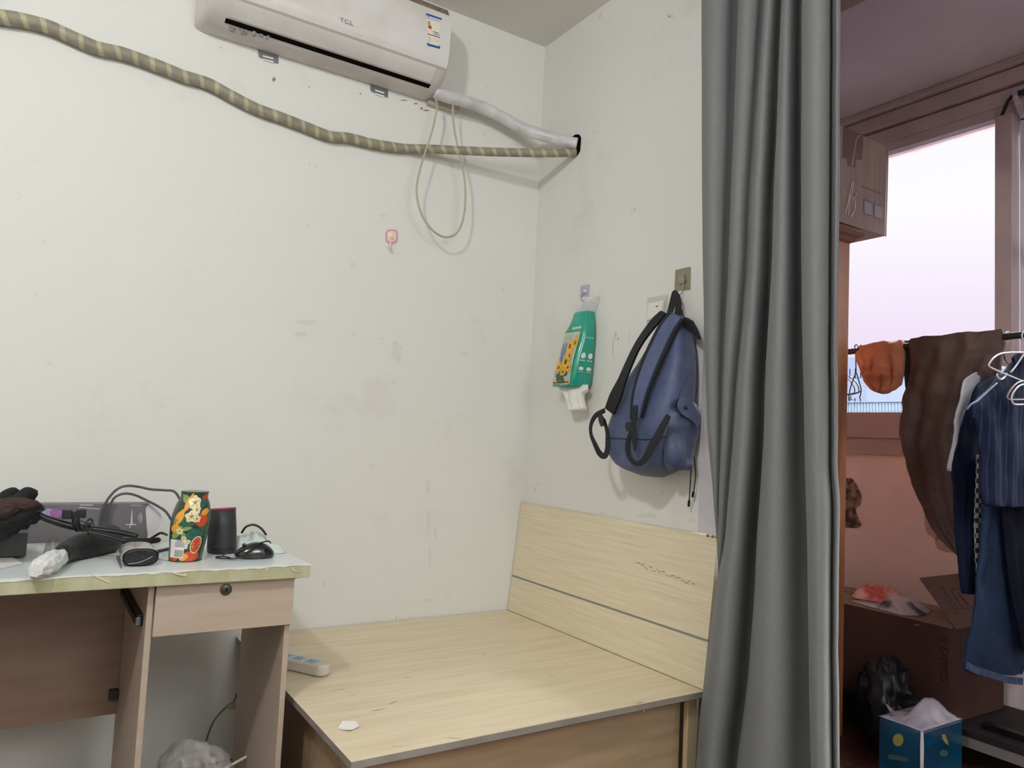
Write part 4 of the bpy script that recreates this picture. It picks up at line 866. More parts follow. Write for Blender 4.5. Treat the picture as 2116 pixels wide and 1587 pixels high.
# ================================================================== CURTAIN
M_cur = mat('grey_curtain', (119, 121, 120), .8, var=.05, vs=160, bump=.08, bs=300, sheen=.1, spec=.2)
TB = {0: [(-250, 1450), (0, 1451), (380, 1452), (560, 1454), (760, 1459), (900, 1463), (1020, 1474), (1115, 1480), (1220, 1486), (1315, 1479), (1425, 1466), (1536, 1453), (1900, 1430)],
      1: [(-250, 1535), (0, 1526), (380, 1511), (560, 1505), (760, 1496), (900, 1492), (1020, 1487), (1115, 1486), (1220, 1485), (1315, 1477), (1425, 1464), (1536, 1451), (1900, 1428)],
      2: [(-250, 1595), (0, 1579), (380, 1555), (560, 1547), (760, 1528), (900, 1519), (1020, 1508), (1115, 1501), (1220, 1484), (1315, 1474), (1425, 1461), (1536, 1448), (1900, 1424)],
      3: [(-250, 1626), (0, 1616), (380, 1601), (560, 1595), (760, 1584), (900, 1579), (1020, 1572), (1115, 1566), (1220, 1561), (1425, 1548), (1587, 1528), (1900, 1505)],
      4: [(-250, 1660), (0, 1658), (380, 1656), (560, 1657), (760, 1660), (900, 1663), (1020, 1667), (1115, 1669), (1587, 1677), (1900, 1680)],
      5: [(-250, 1738), (0, 1737), (250, 1735), (380, 1735), (560, 1733), (760, 1729), (800, 1731), (900, 1731), (960, 1729), (1020, 1735), (1115, 1734), (1300, 1730), (1380, 1733), (1587, 1735), (1900, 1736)]}
def tb(i, y):
    t = TB[i]
    if y <= t[0][0]: return t[0][1]
    for a, b in zip(t, t[1:]):
        if y <= b[0]: return a[1]+(b[1]-a[1])*(y-a[0])/(b[0]-a[0])
    return t[-1][1]
S = [(0, .12), (-.012, .06), (.02, .022), (.10, .004), (.27, 0), (.46, .014), (.66, .046), (.86, .090), (1.05, .12)]
SL = [(0, .12), (-.008, .06), (.02, .022), (.09, .006), (.26, 0), (.44, .006), (.6, .026), (.70, .062), (.76, .082), (.80, .078), (.87, .066), (.93, .064), (.985, .075), (1.0, .10), (.97, .13), (.9, .14)]
rows_ = []; NZ = 70
for i in range(NZ+1):
    z = 2.77+(.025-2.77)*i/NZ; py = PX((1.74, 1.4, z))[1]; xs = []
    for f_ in range(5):
        a, b = tb(f_, py), tb(f_+1, py); w_ = b-a; amp = 1 if w_ > 20 else .3
        amp = min(1.25, max(.25, w_/55))
        for (u, d) in (SL if f_ == 4 else S):
            if f_ < 2: d = d*.6
            if f_ == 0 and u <= 0: d = d*.5
            if w_ < 8: d = .085-.02*u*0
            xs.append((a+u*w_, 1.685+.1*(1-amp)*.5+d*amp+.006*noise.noise(Vector((f_*3+u, z*2.2, 1)))))
    line = cr(xs, 4)
    rows_.append([Vector((X, solveY(px+1.2*noise.noise(Vector((px*.02, z*5, 7))), X, z), z)) for px, X in line])
n = len(rows_[0]); vs = [v for r in rows_ for v in r]
fs = [(i*n+j, i*n+j+1, (i+1)*n+j+1, (i+1)*n+j) for i in range(NZ) for j in range(n-1)]
cur = tag(mk('curtain', vs, fs, M_cur, smooth=True, solid=.002), 'long grey curtain gathered at the side of the balcony opening', 'curtain')
tag(tube('curtain_rod', [(1.76, 1.9, 2.785), (1.76, 1, 2.785), (1.76, -.8, 2.785)], .012, M_steel, n=2), 'steel curtain rod above the balcony opening', 'curtain rod')

# ================================================================== BALCONY: WARDROBE AND BOX
M_ward = wood('wardrobe_brown', (150, 96, 62), (128, 78, 48), (9, 9, .8), 4, .4)
WY = 1.80; wz = P(1755, 503, 1, WY).z; wx1 = solveX(1752.5, WY, 1.5); wx0 = XT+.03
wd = thing('wardrobe', 'brown wooden wardrobe standing behind the curtain beside the window', 'wardrobe', ((wx0+wx1)/2, WY+.25, 0))
box('cabinet_body', (wx0, WY+.02, 0), (wx1, WY+.5, wz), M_ward, wd)
boxes('door_frame', [((wx1-.075, WY, .06), (wx1, WY+.02, wz)), ((wx0, WY, .06), (wx0+.06, WY+.02, wz)), ((wx0+.06, WY, wz-.12), (wx1-.075, WY+.02, wz)), ((wx0+.06, WY, .06), (wx1-.075, WY+.02, .2))], M_ward, wd, bevel=.003)
box('door_panel', (wx0+.055, WY+.008, .19), (wx1-.070, WY+.02, wz-.11), mat('door_panel_dark', (112, 62, 40), .4, var=.1, vs=6), wd, bevel=.003)
xm = solveX(1768, WY-.03, wz+.03)
def corn(d, z): return [Vector(v) for v in ((wx0, WY-d, z), (wx1+d, WY-d, z), (wx1+d, WY+.5, z), (wx0, WY+.5, z))]
loft('cornice', [corn(.0, wz), corn(.012, wz+.006), corn(.018, wz+.02), corn(.034, wz+.026), corn(.042, wz+.038), corn(.036, wz+.052), corn(.015, wz+.058)], mat('cornice_brown', (116, 80, 66), .75, spec=.2), wd, smooth=False)
bz0 = wz+.0585; BYf = 1.765; bx1 = solveX(1829, BYf, bz0); bzt = P(1835, 300, 1, BYf).z
M_card = mat('cardboard', (142, 120, 110), .8, rgb2=(130, 108, 100), vs=3, stretch=(30, 30, .6), bump=.04, bs=5)
cbx = thing('cardboard_box', 'taped cardboard box standing on top of the wardrobe', 'cardboard box', ((bx1+wx0)/2, BYf+.18, bz0))
vs = boxv((wx0+.05, BYf, bz0), (bx1, BYf+.34, bzt)); vs = [Vector(v) for v in vs]; vs[5] += Vector((.012, -.0, -.004)); vs[6] += Vector((.012, 0, 0))
mk('carton', vs, BF, M_card, cbx, bevel=.004)
F_ = lambda x, y, d=.002: P(x, y, 1, BYf-d)
M_tape = mat('brown_tape', (104, 80, 74), .25, coat=.6)
prism('packing_tape', [F_(1744, 262), F_(1784, 280), F_(1781, 330), F_(1768, 330), F_(1768, 346), F_(1753, 342), F_(1752, 328), F_(1742, 326)], (0, -.0005, 0), M_tape, cbx)
M_shine = mat('clear_tape', (206, 186, 186), .12, coat=1)
tubes('tape_crease', [([F_(1779, 280), F_(1771, 285), F_(1766, 310), F_(1760, 343)], .0014), ([F_(1762, 375), F_(1758, 390), F_(1752, 420), F_(1747, 440)], .0016), ([F_(1762, 375), F_(1762, 392), F_(1756, 410), F_(1753, 446)], .0014), ([F_(1758, 448), F_(1767, 430), F_(1766, 415), F_(1756, 405)], .0014), ([F_(1760, 448), F_(1765, 436), F_(1767, 418)], .0013), ([F_(1763, 412), F_(1770, 402), F_(1766, 398)], .0011), ([F_(1740, 392), F_(1744, 402)], .0012), ([F_(1745, 392), F_(1748, 402)], .0011)], M_shine, cbx, seg=6)
M_bp = mat('box_print_blue', (96, 96, 134), .6)
M_bg = mat('box_print_grey', (140, 124, 130), .6)
for x0_, x1_, y_ in ((1786, 1801, 411), (1807, 1823, 419)):
    prism('printed_label', [F_(x0_, y_), F_(x1_, y_+5), F_(x1_, y_+34), F_(x0_, y_+29)], (0, -.0004, 0), M_bg, cbx)
    prism('label_band', [F_(x0_, y_, .0026), F_(x1_, y_+5, .0026), F_(x1_, y_+9, .0026), F_(x0_, y_+4, .0026)], (0, -.0004, 0), M_bp, cbx)
for k in range(14): prism('printed_text', [F_(1781+3*k, 383+1.2*k), F_(1783+3*k, 384+1.2*k), F_(1783+3*k, 386+1.2*k), F_(1781+3*k, 385+1.2*k)], (0, -.0004, 0), mat('box_ink', (108, 82, 74), .7), cbx)
tube('edge_wear', [Vector((bx1+.002, BYf-.001, bz0)), Vector((bx1+.008, BYf-.001, (bz0+bzt)/2)), Vector((bx1+.012, BYf-.001, bzt-.01))], .0028, mat('worn_edge', (178, 150, 134), .7), cbx)

# ================================================================== CLOTHES ROD
RX = 2.90; ra, rb_ = P(1752, 727, 0, RX), P(2116, 692, 0, RX)
ra2 = ra+(ra-rb_)*.3; rb2 = rb_+(rb_-ra)*.9
tag(tube('clothes_rail', [ra2, ra, rb_, rb2], .0125, mat('rail_black', (42, 36, 36), .4), n=2), 'black clothes rail running across the balcony in front of the window', 'clothes rail')
# orange cap
cap = thing('cap', 'orange fabric cap with eyelets hanging over the rail', 'cap', P(1822, 812, 0, RX))
M_or = mat('orange_cotton', (198, 122, 90), .85, rgb2=(180, 104, 74), vs=8, bump=.35, bs=18, sheen=.2)
cloth('crown', [(707, 1779, 1866), (714, 1775, 1869), (735, 1774, 1869), (755, 1777, 1868), (775, 1781, 1866), (790, 1788, 1858), (802, 1797, 1849), (810, 1810, 1838), (813.5, 1817, 1830)], 0, RX, .036, M_or, cap, shear=-.09, ripple=.013, foldk=5, wr=.028, ws=19, thr=lambda t: .55+.45*math.sin(min(1, t*1.3)*PI), seed=2)
for x, y in ((1788, 744), (1835, 774)):
    c_ = P(x, y, 0, RX-.062); tube('eyelet', [c_+Vector((0, .0055*math.cos(a), .0055*math.sin(a))) for a in [2*PI*i/10 for i in range(10)]], .0012, mat('eyelet_thread', (170, 96, 66), .6), cap, closed=True, n=2, seg=6)
# brown trousers
M_tr = mat('brown_nylon', (92, 70, 64), .6, rgb2=(82, 61, 56), vs=6, bump=.45, bs=11, spec=.3)
tro = thing('trousers', 'dark brown crumpled trousers folded over the rail', 'trousers', P(1960, 1150, 0, RX))
cloth('trouser_leg', [(692, 1884, 2074), (700, 1880, 2075), (722, 1882, 2075), (745, 1884, 2072), (782, 1876, 2066), (825, 1869, 2052), (850, 1870, 2040), (882, 1865, 2030), (912, 1868, 2030), (952, 1876, 2035), (980, 1880, 2035), (1016, 1893, 2035), (1049, 1910, 2035), (1069, 1916, 2035), (1099, 1933, 2034), (1127, 1957, 2032), (1150, 1984, 2030)], 0, RX, .042, M_tr, tro, shear=-.095, seg=84, ripple=.009, foldk=4, wr=.024, ws=11, sub=8, seed=5, thr=lambda t: .62+.5*math.sin(min(1, t*1.05)*PI)**.7)
cloth('trouser_leg', [(703, 1868, 1890), (712, 1866, 1892), (735, 1869, 1890), (760, 1869, 1889), (790, 1873, 1884), (812, 1877, 1882)], 0, RX+.03, .02, mat('trouser_lining', (50, 38, 42), .7, bump=.3, bs=14), tro, ripple=.004, foldk=3, wr=.006)
# garments on hangers (width runs across the rail)
cloth_objs = []
def garment(nm, label, cat, rows, Y, th, m, **k):
    o = cloth(nm, rows, 1, Y, th, m, **k); return tag(o, label, cat)
M_wh = mat('white_cotton', (206, 204, 212), .8, bump=.3, bs=16, sheen=.2)
garment('shirt', 'white shirt with one pale sleeve hanging beside the brown trousers', 'shirt', [(757, 2036, 2075), (766, 2022, 2085), (783, 1995, 2090), (811, 1986, 2090), (841, 1981, 2085), (868, 1974, 2060), (895, 1972, 2040), (930, 1966, 2010), (962, 1959, 1985), (974, 1961, 1978)], 1.365, .012, M_wh, ripple=.006, wr=.008, ws=16, seed=1, thr=lambda t: 1)
M_nv = mat('navy_knit', (24, 31, 56), .9, rgb2=(18, 24, 44), vs=10, bump=.25, bs=20, spec=.15)
garment('sweater', 'dark navy long-sleeved top with its sleeve hanging over the carton', 'sweater', [(778, 2044, 2100), (800, 2016, 2110), (835, 2002, 2110), (860, 1992, 2110), (902, 1981, 2110), (940, 1975, 2100), (975, 1970, 2060), (1050, 1974, 2026), (1119, 1979, 2022), (1180, 1984, 2018), (1222, 1989, 2015), (1226, 1992, 2013)], 1.325, .014, M_nv, ripple=.004, wr=.008, ws=14, seed=4, thr=lambda t: 1)
mc_ = mat('checker_cloth', (150, 150, 138), .85); nt = mc_.node_tree; N = nt.nodes; L = nt.links
ck = N.new('ShaderNodeTexChecker'); ck.inputs['Scale'].default_value = 60; ck.inputs['Color1'].default_value = lin((176, 174, 160)); ck.inputs['Color2'].default_value = lin((40, 42, 54))
tc = [n_ for n_ in N if n_.type == 'TEX_COORD'][0]; L.new(tc.outputs['Object'], ck.inputs['Vector']); L.new(ck.outputs['Color'], N['Principled BSDF'].inputs['Base Color'])
garment('scarf', 'narrow black and white checkered scarf between the navy top and jeans', 'scarf', [(940, 2018, 2036), (975, 2018, 2035), (1050, 2015, 2033), (1120, 2014, 2031), (1185, 2018, 2033), (1192, 2019, 2032)], 1.30, .006, mc_, ripple=.001, wr=.003, thr=lambda t: 1)
M_jn = mat('denim', (44, 60, 88), .85, rgb2=(34, 47, 72), vs=4, bump=.25, bs=60, spec=.15)
jn = thing('jeans', 'blue denim jeans hanging low in front of the open carton', 'jeans', P(2055, 1400, 1, 1.27))
cloth('jeans_leg', [(980, 2040, 2075), (1035, 2034, 2080), (1110, 2028, 2080), (1170, 2022, 2084), (1210, 2018, 2092), (1240, 2013, 2098), (1285, 2010, 2106), (1330, 2004, 2112), (1368, 2000, 2114), (1383, 1999, 2112), (1392, 2012, 2110)], 1, 1.27, .018, M_jn, jn, ripple=.006, foldk=2, wr=.014, ws=9, seed=7, thr=lambda t: 1)
hem = [(1999, 1376), (2014, 1384), (2035, 1390), (2060, 1398), (2085, 1405), (2112, 1408)]
ribbon('hem', [P(x, y, 1, 1.248) for x, y in hem], .022, mat('denim_hem', (70, 88, 122), .85, rgb2=(44, 58, 90), vs=60), (0, -1, 0), jn, th=.003)
M_dk = mat('dark_navy_cotton', (22, 27, 42), .85, rgb2=(17, 20, 32), vs=8, bump=.3, bs=14, spec=.1)
garment('skirt', 'dark navy skirt hanging behind the jeans at the right edge', 'skirt', [(990, 2064, 2170), (1050, 2068, 2175), (1120, 2076, 2180), (1174, 2082, 2180), (1240, 2094, 2185), (1300, 2104, 2190), (1335, 2110, 2190), (1345, 2113, 2185)], 1.225, .012, M_dk, ripple=.008, foldk=5, wr=.008, seed=9, thr=lambda t: 1)
ms = mat('navy_stripe', (26, 34, 58), .9, bump=.35, bs=14, spec=.15); nt = ms.node_tree; N = nt.nodes; L = nt.links
wv = N.new('ShaderNodeTexWave'); wv.bands_direction = 'X'; wv.inputs['Scale'].default_value = 9; wv.inputs['Distortion'].default_value = .6; rp = N.new('ShaderNodeValToRGB')
rp.color_ramp.elements[0].position = .9; rp.color_ramp.elements[1].position = .98; rp.color_ramp.elements[0].color = lin((22, 29, 54)); rp.color_ramp.elements[1].color = lin((44, 53, 80))
tc = [n_ for n_ in N if n_.type == 'TEX_COORD'][0]; L.new(tc.outputs['Object'], wv.inputs['Vector']); L.new(wv.outputs['Fac'], rp.inputs['Fac']); L.new(rp.outputs['Color'], N['Principled BSDF'].inputs['Base Color'])
ss = thing('striped_shirt', 'dark blue faintly striped shirt nearest the camera on the rail', 'shirt', P(2080, 1050, 1, 1.18))
cloth('shirt_body', [(733, 2104, 2190), (745, 2094, 2200), (765, 2078, 2210), (785, 2058, 2210), (806, 2040, 2210), (830, 2014, 2210), (845, 2008, 2210), (862, 2012, 2210), (900, 2022, 2200), (960, 2026, 2200), (1000, 2026, 2200), (1035, 2030, 2195), (1046, 2040, 2190)], 1, 1.18, .018, ms, ss, seg=60, ripple=.006, foldk=5, wr=.008, ws=10, seed=3, thr=lambda t: 1)
ribbon('collar', [P(2095, 748, 1, 1.154), P(2105, 738, 1, 1.154), P(2130, 735, 1, 1.154)], .03, ms, (0, -1, 0), ss, th=.004)
tube('sleeve_seam', [P(2060, 792, 1, 1.157), P(2042, 808, 1, 1.157), P(2020, 828, 1, 1.157), P(2006, 836, 1, 1.160), P(1998, 846, 1, 1.163)], .003, mat('seam_lit', (108, 116, 140), .7), ss)
# hangers
M_hw = mat('hanger_white', (206, 200, 204), .3); M_hd = mat('hanger_dark', (52, 48, 54), .35); M_hp = mat('hanger_mauve', (150, 122, 128), .35)
def hanger(label, lines, ax, val, m, r=.0028, group=None):
    o = tubes('hanger', [([P(x, y, ax, val) for x, y in l], r) for l in lines], m, seg=8); return tag(o, label, 'hanger', group)
hanger('white and black wire hanger hanging alone beside the orange cap', [[(1769, 722), (1766, 716), (1770, 712), (1773, 718), (1769, 730), (1768.5, 745), (1769, 768)], [(1769, 768), (1763, 785), (1757, 803), (1754, 822), (1755, 829)], [(1769, 768), (1775, 788), (1779.5, 806), (1776, 823)], [(1751, 816), (1760, 815), (1772, 812), (1779, 808)]], 0, RX, M_hd, .0024)
hanger('thin dark wire hanger half hidden behind the wardrobe edge', [[(1748, 778), (1757, 788), (1765, 800), (1766, 812)], [(1748, 773), (1765, 786), (1773, 798), (1774, 810), (1766, 812), (1756, 814), (1748, 815)], [(1758, 818), (1758, 825), (1761, 826)]], 0, RX+.03, M_hd, .0022)
hanger('white wire hanger arching over the striped shirt collar', [[(2136, 728), (2116, 728.5), (2088, 728.5), (2068, 731), (2054, 739), (2045, 750), (2044, 757), (2052, 762), (2070, 770), (2092, 779), (2120, 790), (2140, 797)], [(2118, 728), (2110, 740), (2100, 755), (2089, 769)], [(2061, 772), (2061, 778), (2068, 784), (2076, 779), (2080, 772)]], 1, 1.14, M_hw)
hanger('mauve plastic hanger in front of the striped shirt', [[(2130, 786), (2112, 788), (2100, 793), (2088, 806), (2082, 818), (2085, 825), (2105, 826), (2130, 825)]], 1, 1.13, M_hp)
hanger('white plastic hanger just in front of the mauve one', [[(2130, 793), (2112, 795), (2100, 803), (2091, 818), (2092, 831), (2100, 836), (2130, 835)]], 1, 1.12, M_hw)
hanger('dark hanger carrying the white shirt', [[(2080, 702), (2076, 690), (2084, 686), (2090, 692), (2086, 702), (2076, 716), (2075, 736), (2080, 748), (2092, 757), (2104, 760)], [(2052, 752), (2062, 748), (2078, 749)]], 1, 1.345, M_hd, .0026)
hanger('short white hanger hook over the rail at the right edge', [[(2118, 705), (2112, 697), (2113, 688), (2118, 684), (2124, 688), (2124, 700), (2118, 726)]], 1, 1.18, M_hw, .0024)

# black cloth strip tied round the upper window frame
strp = thing('black_cloth_strip', 'torn black cloth strip tied over the top of the window post', 'cloth', P(2090, 215, 0, XB-.10))
prism('cloth_tail', [P(x, y, 0, XB-.08) for x, y in ((2066, 238), (2080, 207), (2092, 192), (2098, 190), (2096, 198), (2085, 210), (2078, 228), (2074, 237))], (.004, 0, 0), mat('black_cloth', (36, 34, 40), .8), strp)
prism('cloth_band', [P(x, y, 0, XB-.082) for x, y in ((2096, 190), (2116, 183), (2150, 172), (2150, 184), (2116, 196), (2098, 199))], (.004, 0, 0), MATS['black_cloth'], strp)
ribbon('clear_tape', [P(2096, 189, 0, XB-.088), P(2099, 202, 0, XB-.09), P(2106, 216, 0, XB-.06), P(2112, 236, 0, XB-.055)], [.02, .02, .03, .02], film('tape_film', (190, 180, 184), .6), (-1, 0, 0), strp)

# ================================================================== CARTON WITH LETTERING
M_card2 = mat('cardboard_shaded', (82, 54, 48), .8, rgb2=(74, 48, 43), vs=4, bump=.05, bs=8)  # dark brown card with the shade under the window put into its colour
SX0, SX1, SY0, SY1, SZ0, SZ1 = 3.0, 3.36, 1.505, 2.30, .165, .507
sf = thing('cardboard_box', 'large open shipping carton with black lettering under the window', 'cardboard box', ((SX0+SX1)/2, (SY0+SY1)/2, SZ0))
vs = boxv((SX0, SY0, SZ0), (SX1, SY1, SZ1))
mk('carton', vs, BF, M_card2, sf, bevel=.003)
box('top_flap', (SX0+.0, SY0+.02, SZ1), (SX1-.13, SY1, SZ1+.004), mat('cardboard_lit', (150, 120, 106), .8, var=.06, vs=6), sf, bevel=.001)  # paler copy of the card, light on the top put into the colour
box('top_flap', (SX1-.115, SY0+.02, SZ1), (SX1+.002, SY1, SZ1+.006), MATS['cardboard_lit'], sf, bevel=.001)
box('flap_gap', (SX1-.13, SY0+.02, SZ1), (SX1-.115, SY1, SZ1+.001), M_dark, sf, bevel=0)
# raised end flap
fa = [P(1976, 1299, 1, SY0), P(1898, 1195, 1, 1.74), P(1985, 1183, 1, 1.68), P(2075, 1172, 1, 1.60), P(2062, 1284, 1, SY0)]
FB = [P(1976, 1299, 0, SX0+.003)]
fA, fB = Vector((SX0, SY0+.003, SZ1)), Vector((SX1, SY0+.003, SZ1))
# flap leans back over the box: find its top corners on a plane through the hinge
def onpl(px, py, p0, nrm):
    d = rt*((px-W/2)/F)-up*((py-H/2)/F)+fw; return CAM+d*((p0-CAM).dot(nrm)/d.dot(nrm))
vdir = Vector((0, .72, .70)).normalized(); npl = Vector((1, 0, 0)).cross(vdir)
t0 = onpl(1899, 1195, fA, npl); wdt = fB-fA
fl3 = [fA, fB, t0+wdt*1.0, t0]
prism('end_flap', fl3, npl*.004, mat('cardboard_flap', (112, 86, 78), .8, var=.05, vs=6), sf, bevel=.001)
fo_ = -npl*.0012 if npl.y > 0 else npl*.0052
def flp(x, y): return onpl(x, y, fA+(-npl*.0015 if (-npl).dot(CAM-fA) > 0 else npl*.0055), npl)
M_fi = mat('flap_ink', (62, 44, 44), .8)
dn = (flp(1970, 1262)-flp(1945, 1212)).normalized()
for k in range(7): prism('printed_text', [flp(1944+5.5*k, 1213+8.5*k), flp(1947.5+5.5*k, 1218+8.5*k), flp(1946+5.5*k, 1219+8.5*k), flp(1942.5+5.5*k, 1214+8.5*k)], npl*.0003, M_fi, sf)
for k in range(6): prism('printed_text', [flp(1948+6*k, 1211+8.5*k), flp(1951+6*k, 1215+8.5*k), flp(1949.5+6*k, 1216+8.5*k), flp(1946.5+6*k, 1212+8.5*k)], npl*.0003, M_fi, sf)
for l in ([(1965, 1218), (1990, 1214), (1990, 1215.4), (1966, 1219.5)], [(1965, 1218), (1990, 1257), (1989, 1258), (1964, 1219)], [(1989, 1257), (2011, 1255), (2011, 1256.4), (1989, 1258.5)], [(1979, 1223), (1984, 1228), (2000, 1247), (2003, 1250), (1998, 1249), (1981, 1228)]): prism('printed_frame', [flp(x, y) for x, y in l], npl*.0003, M_fi, sf)
M_sf = mat('carton_ink', (40, 22, 24), .8)
p0 = P(1950, 1361, 0, SX0-.002)
text('lettering', 'SF EXPRESS', p0, (0, 0, -1), (0, -1, 0), .043, M_sf, sf, sx=.82)
text('lettering', 'E6', P(1948, 1467, 0, SX0-.002), (0, -1, 0), (0, 0, 1), .034, M_sf, sf)
text('lettering', 'S', P(1950, 1403, 0, SX0-.002)+Vector((0, 0, -.0)), (0, 0, -1), (0, -1, 0), .03, M_sf, sf) if False else None
box('label_patch', (SX0+.03, SY0-.0015, .36), (SX0+.10, SY0, .48), mat('label_smudge', (70, 56, 56), .7), sf, bevel=0)
tube('staple', [P(1889, 1290, 0, SX0-.002), P(1902, 1293, 0, SX0-.002)], .0012, mat('staple', (190, 160, 150), .4), sf)
# low bench beneath, black rail and grey band
M_bn = mat('bench_dark', (40, 32, 34), .6, var=.2, vs=6)
ben = thing('low_bench', 'low dark bench carrying the lettered carton along the window wall', 'bench', (3.2, 1.2, 0))
box('bench_top', (2.98, .2, .135), (XB-.03, 2.4, .163), M_bn, ben)
boxes('bench_leg', [((3.0, .25, 0), (3.05, .3, .135)), ((3.36, .25, 0), (3.41, .3, .135)), ((3.0, 2.3, 0), (3.05, 2.35, .135)), ((3.36, 2.3, 0), (3.41, 2.35, .135))], M_bn, ben)
box('bench_edge', (2.975, .2, .10), (2.98, 1.49, .135), mat('bench_grey', (120, 112, 112), .6), ben, bevel=0)
tag(box('black_batten', (3.04, .3, .1635), (3.075, 1.44, .185), M_black, bevel=.003), 'long black batten lying on the grey bench edge right of the carton', 'batten')
# clothes on the carton
zt2 = SZ1+.0065
def CP(x, y, h=0): return P(x, y, 2, zt2+h)
M_pk = mat('pink_cloth', (214, 170, 156), .8, rgb2=(190, 84, 74), vs=9, ramp=(.42, .56), bump=.5, bs=24, sheen=.2)
M_gy = mat('grey_white_cloth', (190, 176, 186), .8, rgb2=(60, 56, 66), vs=8, ramp=(.36, .46), bump=.5, bs=22, sheen=.2)
gyc = crumple('cloth', [CP(1758, 1240), CP(1790, 1252), CP(1830, 1262), CP(1868, 1272), CP(1915, 1270), CP(1918, 1258), CP(1880, 1248), CP(1840, 1240), CP(1790, 1232)], .05, M_gy, seed=21, fr=10, fold=.014)
tag(gyc, 'crumpled grey, white and black cloth spread on the lettered carton', 'cloth')
pkc = crumple('cloth', [CP(1763, 1234, .02), CP(1790, 1240, .02), CP(1830, 1248, .02), CP(1866, 1248, .02), CP(1868, 1236, .02), CP(1840, 1228, .02), CP(1790, 1224, .02), CP(1766, 1226, .02)], .05, M_pk, seed=14, fr=15, fold=.03)
tag(pkc, 'crumpled pink and red cloth heaped on top of the grey cloth', 'cloth')

# ================================================================== BLUE PACK AND FLOOR ITEMS
BX = 2.6; k0 = P(1905, 1512, 0, BX); ky = k0.y; kz = k0.z
xl = P(1815, 1482, 0, BX); xr = solveX(1990, ky, kz+.03)
pkb = thing('tissue_multipack', 'glossy dark blue wrapped pack with a white plastic top', 'tissue pack', ((BX+xr)/2, (ky+xl.y)/2, 0))
M_bl = mat('blue_film', (16, 92, 130), .25, rgb2=(10, 66, 100), vs=5, bump=.3, bs=12, coat=.6)
M_wt = mat('white_film', (206, 202, 214), .22, rgb2=(176, 172, 190), vs=14, bump=.7, bs=24, coat=.6)
vs = boxv((BX, ky, .002), (xr, xl.y, kz)); vs = [Vector(v) for v in vs]
mk('pack_body', vs, BF, M_bl, pkb, bevel=.008)
# gathered top: ridge rising to a point
n = 16; vs = []; fs = []
for j in range(n+1):
    for i in range(n+1):
        u, v = i/n, j/n; x = BX+(xr-BX)*u; y = ky+(xl.y-ky)*v
        dd = max(0, 1-2*max(abs(u-.5), abs(v-.5))); hgt = .012*dd+.060*math.exp(-((u-.62)**2*8+(v-.42)**2*26))*min(1, dd*5)+.010*noise.noise(Vector((u*7, v*7, 2)))*min(1, dd*6)
        vs.append(Vector((x, y, kz+.001+hgt)))
fs = [(j*(n+1)+i, j*(n+1)+i+1, (j+1)*(n+1)+i+1, (j+1)*(n+1)+i) for j in range(n) for i in range(n)]
mk('plastic_top', vs, fs, M_wt, pkb, smooth=True, solid=.001)
prism('plastic_tail', [P(x, y, 0, BX+.12) for x, y in ((1829, 1453), (1833, 1456), (1852, 1474), (1858, 1482), (1848, 1482), (1838, 1470))], (.002, 0, 0), M_wt, pkb)
ribbon('white_seam', [Vector((BX-.001, ky-.001, kz)), Vector((BX-.004, ky-.003, kz-.05)), Vector((BX-.004, ky-.003, kz-.12)), Vector((BX-.001, ky-.001, .004))], [.008, .011, .010, .008], mat('seam_white', (214, 206, 200), .4), (-1, -1, 0), pkb, th=.001)
M_yl = mat('print_yellow', (168, 158, 84), .4)
fx = lambda x, y: P(x, y, 0, BX-.0015); fy = lambda x, y: P(x, y, 1, ky-.0015)
prism('printed_emblem', [fx(*q_) for q_ in ring(1856, 1529, 11, 13, e=1)], (-.0004, 0, 0), M_yl, pkb)
prism('printed_text', [fx(1836, 1558), fx(1876, 1566), fx(1876, 1574), fx(1836, 1568)], (-.0004, 0, 0), mat('print_olive', (70, 100, 100), .4), pkb)
prism('printed_emblem', [fy(*q_) for q_ in ((1946, 1518), (1952, 1517), (1958, 1530), (1960, 1540), (1954, 1536), (1948, 1528))], (0, -.0004, 0), M_yl, pkb)
prism('printed_emblem', [fy(*q_) for q_ in ring(1950, 1556, 9, 7, e=1)], (0, -.0004, 0), MATS['print_olive'], pkb)
tag(blob('bin_bag', (2.90, 1.72, .17), (.07, .09, .15), mat('bin_bag_black', (30, 30, 34), .35, bump=.6, bs=14), amp=.4, sc=2.4, seed=12, fold=True, squash=-.165), 'crumpled black plastic bag on the floor left of the blue pack', 'plastic bag')
th_ = P(1765, 1580, 0, 2.3)
tag(blob('slipper', (2.32, 1.50, .06), (.09, .10, .05), mat('slipper_tan', (150, 100, 86), .8, bump=.3, bs=20), amp=.25, sc=1.6, seed=3, squash=-.058), 'tan brown cloth slipper on the floor beside the curtain bottom', 'slipper')

